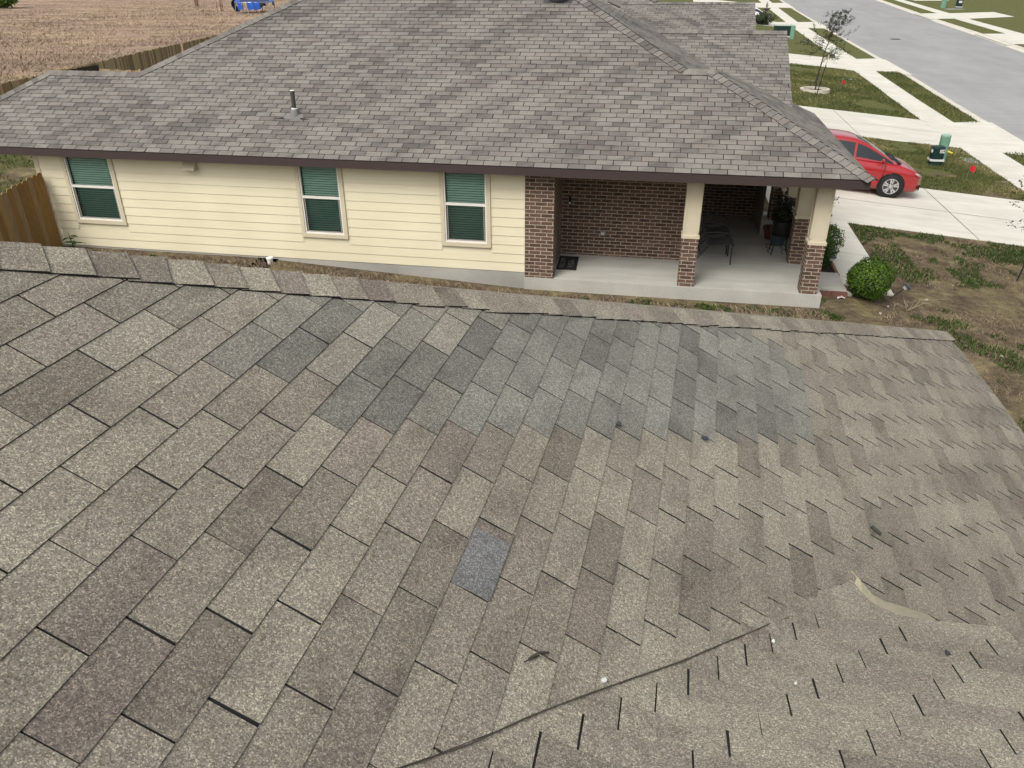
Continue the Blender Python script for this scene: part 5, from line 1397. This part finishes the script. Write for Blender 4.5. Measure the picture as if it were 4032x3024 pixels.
# doormat with WELCOME
mt = empty('doormat', (-1.69, 15.07, .252), math.radians(2), 'black doormat with grey WELCOME lettering on the porch by the pilaster', 'doormat')
m = MB(); m.box(-.20, .20, -.40, .40, 0, .012); m.build('mat', plain('rubber_mat', (.014, .014, .015), .8, .2, 60), mt)
M_GREYPRINT = plain('grey_print', C(150, 148, 144, .55), .8, .1)
fc = bpy.data.curves.new('lettering', 'FONT'); fc.body = 'WELCOME'; fc.size = .15; fc.align_x = 'CENTER'; fc.align_y = 'CENTER'; fc.extrude = .001
fo = bpy.data.objects.new('tmp_text', fc); COL.objects.link(fo); bpy.context.view_layer.update()
tm = bpy.data.meshes.new_from_object(fo.evaluated_get(bpy.context.evaluated_depsgraph_get())); bpy.data.objects.remove(fo)
tm.materials.clear(); tm.materials.append(M_GREYPRINT); lo = bpy.data.objects.new('lettering', tm); COL.objects.link(lo); lo.parent = mt; lo.location = (-.10, -.02, .0142); lo.rotation_euler = (0, 0, math.radians(90)); lo.scale = (.84, 1, 1)
m = MB()
for k in range(3):
    pts = [Vector((.04+.045*math.cos(t_*1.7+k)+.012*t_, -.26+.16*k+.05*math.sin(t_*1.9+k)+.02*t_, .0135)) for t_ in np.linspace(0, 4.2, 22)]
    m.tube(pts, .004, 5)
m.build('script_ornament', M_GREYPRINT, mt)
# plants and pots by the railing
terra = plain('terracotta', C(128, 66, 48, .55), .7, .12, 12)
r = empty('plant_pot', (2.50, 17.45, .252), 0, 'terracotta pot on the porch floor beside the dark plant stand', 'plant pot')
m = MB(); m.lathe([(.0, .0), (.10, .0), (.145, .22), (.165, .225), (.165, .27), (.14, .27), (.125, .22)], (0, 0, 0), 24); m.build('pot', terra, r)
m = MB(); R = random.Random(9); m.lathe([(.13, .235), (0, .24)], (0, 0, 0), 16); m.build('soil', M_BLACK, r)
r = empty('copper_cup', (2.89, 16.62, 1.032), 0, 'shiny copper coloured pot standing on the porch rail', 'plant pot')
m = MB(); m.lathe([(0, 0), (.068, 0), (.082, .16), (.088, .165), (.088, .185), (.078, .185), (.07, .03), (0, .03)], (0, 0, 0), 28); m.build('cup', plain('copper_glaze', C(214, 92, 44, .7), .25, .08, metal=.3), r, True); m = MB(); m.lathe([(.0885, .166), (.090, .176), (.0885, .186), (.078, .187)], (0, 0, 0), 28); m.build('rim', plain('pale_rim', C(226, 190, 170, .7), .3, .05), r)
r = empty('plant_stand', (2.60, 16.45, .252), 0, 'black metal plant stand with scrolled feet holding a dark pot by the rail', 'plant stand')
for k, (dx, dy) in enumerate(((-.16, -.14), (.12, -.16), (-.16, .18), (.14, .18))):
    m = MB(); m.tube([(dx*.8, dy*.8, .42), (dx, dy, .1), (dx*1.15, dy*1.15, .0)], .010, 6)
    sc_ = [Vector((dx*1.0-.05+.045*math.cos(t_), dy, .09+.045*math.sin(t_))) for t_ in np.linspace(0, 4.6, 14)]; m.tube(sc_, .007, 5)
    m.build('leg', M_TUBE, r)
m = MB(); m.lathe([(.22, .40), (.22, .42), (.0, .42)], (0, 0, 0), 24); m.tube([Vector((.22*math.cos(t_), .22*math.sin(t_), .5)) for t_ in np.linspace(0, 6.283, 25)], .008, 5, cap=False); m.build('shelf', M_TUBE, r)
r = empty('potted_plant', (2.60, 16.45, .672), 0, 'dark leafy plant in a black pot on the metal plant stand', 'potted plant')
m = MB(); m.lathe([(0, 0), (.15, 0), (.20, .28), (.22, .30), (.18, .30), (.17, .25)], (0, 0, 0), 24); m.build('pot', plain('black_pot', (.016, .016, .017), .5, .15), r)
m = MB(); R = random.Random(21)
for k in range(520):
    d = rv(R).normalized(); p = Vector((d.x*.22, d.y*.26, .48+d.z*.24))*R.uniform(.8, 1.05); leafquad(m, p, d+rv(R, .5), .07, .45, (R.random()*.4, 0, 0, 1), R.uniform(0, 6))
m.build('foliage', M_DARKLEAF, r)
r = empty('potted_plant', (2.62, 17.05, .252), 0, 'tall dark plant in a blue grey pot behind the plant stand', 'potted plant')
m = MB(); m.lathe([(0, 0), (.14, 0), (.18, .34), (.195, .36), (.165, .36), (.155, .3)], (0, 0, 0), 24); m.build('pot', plain('blue_grey_pot', C(96, 116, 124, .55), .5, .12), r)
m = MB()
for k in range(420):
    d = rv(R).normalized(); p = Vector((d.x*.20, d.y*.22, .75+d.z*.40))*R.uniform(.85, 1.02); leafquad(m, p, d+rv(R, .5), .08, .4, (R.random()*.5, 0, 0, 1), R.uniform(0, 6))
m.build('foliage', M_DARKLEAF, r); m = MB(); m.tube([(0, 0, .3), (.02, 0, .8)], .012, 6); m.build('stem', M_BARK, r)
# solar path lights
def path_light(loc, rx, ry, label):
    r = empty('path_light', loc, 0, label, 'path light', 'solar path lights by the porch'); r.rotation_euler = (rx, ry, 0)
    m = MB(); m.tube([(0, 0, -.05), (0, 0, .30)], .011, 8); m.build('stake', M_TUBE, r)
    m = MB(); m.lathe([(.012, .30), (.045, .31), (.05, .36), (.045, .37)], (0, 0, 0), 20); m.build('lens', plain('clear_lens', C(206, 206, 200, .6), .2, .05), r)
    m = MB(); m.lathe([(.078, .368), (.08, .385), (.055, .405), (0, .41)], (0, 0, 0), 24); m.build('cap', plain('solar_cap', C(70, 74, 76, .6), .35, .15), r); return r
path_light((4.57, 15.10, zg(4.57)), .15, math.radians(42), 'black solar path light leaning over beside the round shrub')
path_light((3.56, 15.98, .01), 0, .05, 'black solar path light upright in the bed behind the front column')
# litter and stone
m = MB(); m.grid([[Vector((-.07, -.05, .01)), Vector((0, -.05, .045)), Vector((.075, -.04, .015))], [Vector((-.06, .01, .02)), Vector((.01, .0, .06)), Vector((.08, .01, .02))], [Vector((-.05, .06, .01)), Vector((.0, .07, .03)), Vector((.07, .06, .01))]]); m.box(-.03, .03, -.02, .03, .045, .05, 1); o = m.build('wrapper', [plain('paper_white', C(226, 214, 208, .7), .7, .05), plain('paper_red', C(176, 60, 66, .65), .6, .1)]); o.location = (3.58, 14.70, zg(3.58)); tag(o, 'crumpled white and red wrapper on the soil below the step', 'litter')
def stone(loc, s, label, seed, cat='stone', col=C(206, 200, 186, .66), group=None):
    b_ = bmesh.new(); bmesh.ops.create_icosphere(b_, subdivisions=2, radius=s); R = random.Random(seed)
    for v in b_.verts: v.co = Vector((v.co.x*1.2, v.co.y*.9, v.co.z*.7))*R.uniform(.82, 1.12)
    me = bpy.data.meshes.new('stone'); b_.to_mesh(me); b_.free(); me.materials.append(plain('pale_stone', col, .9, .15, 20)); o = bpy.data.objects.new('stone', me); COL.objects.link(o); o.location = loc; return tag(o, label, cat, group)
stone((3.76, 14.93, zg(3.76)+.03), .075, 'pale stone between the step bricks and the round shrub', 3)
for k, (x, y) in enumerate(((4.43, 14.62), (4.2, 14.2), (5.3, 15.3), (6.1, 16.4), (7.3, 28.2), (5.9, 13.0))): stone((x, y, zg(x)+.012), .016+.005*(k % 3), 'small pale stone lying loose in the yard', 20+k, group='small pale stones in the yard')
# bare dry stems by the path light
m = MB(); R = random.Random(17)
for k in range(5):
    p = [Vector((0, 0, 0))]
    d = Vector((R.gauss(.2, .5), R.gauss(-.3, .4), .8))
    for j in range(5): p.append(p[-1]+d*.10+rv(R, .03)-Vector((0, 0, .02*j)))
    m.tube(p, [.005, .005, .004, .003, .003, .002], 4)
o = m.build('dry_stems', plain('straw_stem', C(186, 172, 146, .6), .8, .1)); o.location = (4.75, 14.55, zg(4.75)); tag(o, 'thin bare dry stems sticking up from the soil near the leaning light', 'dead plant')
# cleanout
m = MB(); m.lathe([(.055, -.1), (.055, .10), (.068, .10), (.068, .13), (.05, .14), (0, .14)], (0, 0, 0), 20); o = m.build('cleanout_pipe', M_WHITE); o.location = (-7.6, 13.86, zg(-7.6)); tag(o, 'white capped drain pipe standing out of the dry grass by the wall', 'drain pipe')
# white stake by the field fence
m = MB(); m.box(-.02, .02, -.02, .02, 0, 1.25); o = m.build('white_stake', M_WHITE); o.location = (-23.0, 33.2, .3); tag(o, 'thin white marker post in front of the field fence', 'stake')

# ------------------------------------------------------------------ debris on the near roof
def on1(u, v, h=.012): return P1(u*TAB, v*EX1, h)
def on2(u, v, h=.012): return wrap(P2(u*TAB, v*.127, 0))+Vector((0, 0, h))
m = MB(); a, b = on1(-.10, 13.30), on1(.09, 13.72); m.tube([a, (a+b)/2+Vector((0, 0, .012)), b], [.0035, .004, .003], 6); c_ = on1(-.16, 13.22); m.tube([(a+b)/2, c_], [.003, .002], 5); c_ = on1(.02, 13.80); m.tube([(a*.3+b*.7), c_], [.003, .002], 5)
tag(m.build('twig', plain('twig_bark', C(88, 80, 72, .5), .9, .2)), 'small forked twig lying on the shingles near the valley', 'twig')
m = MB(); a, b = on1(5.92, 25.10), on1(5.85, 25.52); m.tube([a, (a+b)/2, b], [.008, .010, .008], 7); tag(m.build('leaf_scrap', plain('dark_leaf', C(78, 80, 70, .5), .8, .2)), 'dark curled leaf on the shingles above the beige flashing', 'leaf')
def chip(p, s, label, seed, col):
    R = random.Random(seed); m = MB(); q = [p+Vector((s*math.cos(a)*R.uniform(.6, 1), s*math.sin(a)*R.uniform(.6, 1), R.uniform(.002, .012))) for a in np.linspace(0, 5.4, 6)]; m.face(q); m.face([x-Vector((0, 0, .006)) for x in q][::-1])
    for k in range(6): m.face([q[k], q[k]-Vector((0, 0, .006)), q[(k+1) % 6]-Vector((0, 0, .006)), q[(k+1) % 6]])
    return tag(m.build('debris_chip', plain('chip_'+str(seed), col, .7, .05)), label, 'debris', 'bits of debris on the near roof')
chip(on2(-1.18, 1.1), .013, 'white crumpled chip on the roof just right of the valley line', 1, C(222, 222, 218, .7))
chip(on2(.63, 5.49), .007, 'tiny white fleck beside a slot near the top of the lower roof slope', 2, C(226, 226, 220, .75))
chip(on2(.76, 3.46), .008, 'small white fleck in the middle of the lower roof slope', 3, C(226, 226, 220, .75))
chip(on2(2.63, 6.52), .012, 'small dark speck on the lower roof slope at the right', 4, C(70, 70, 72, .5))
chip(on1(4.47, 14.09), .016, 'small dark scrap on the grey replaced shingles', 5, C(72, 76, 74, .5))
chip(on1(5.49, 17.51), .020, 'dark bluish scrap at the lower edge of the grey replaced shingles', 6, C(72, 76, 84, .5))
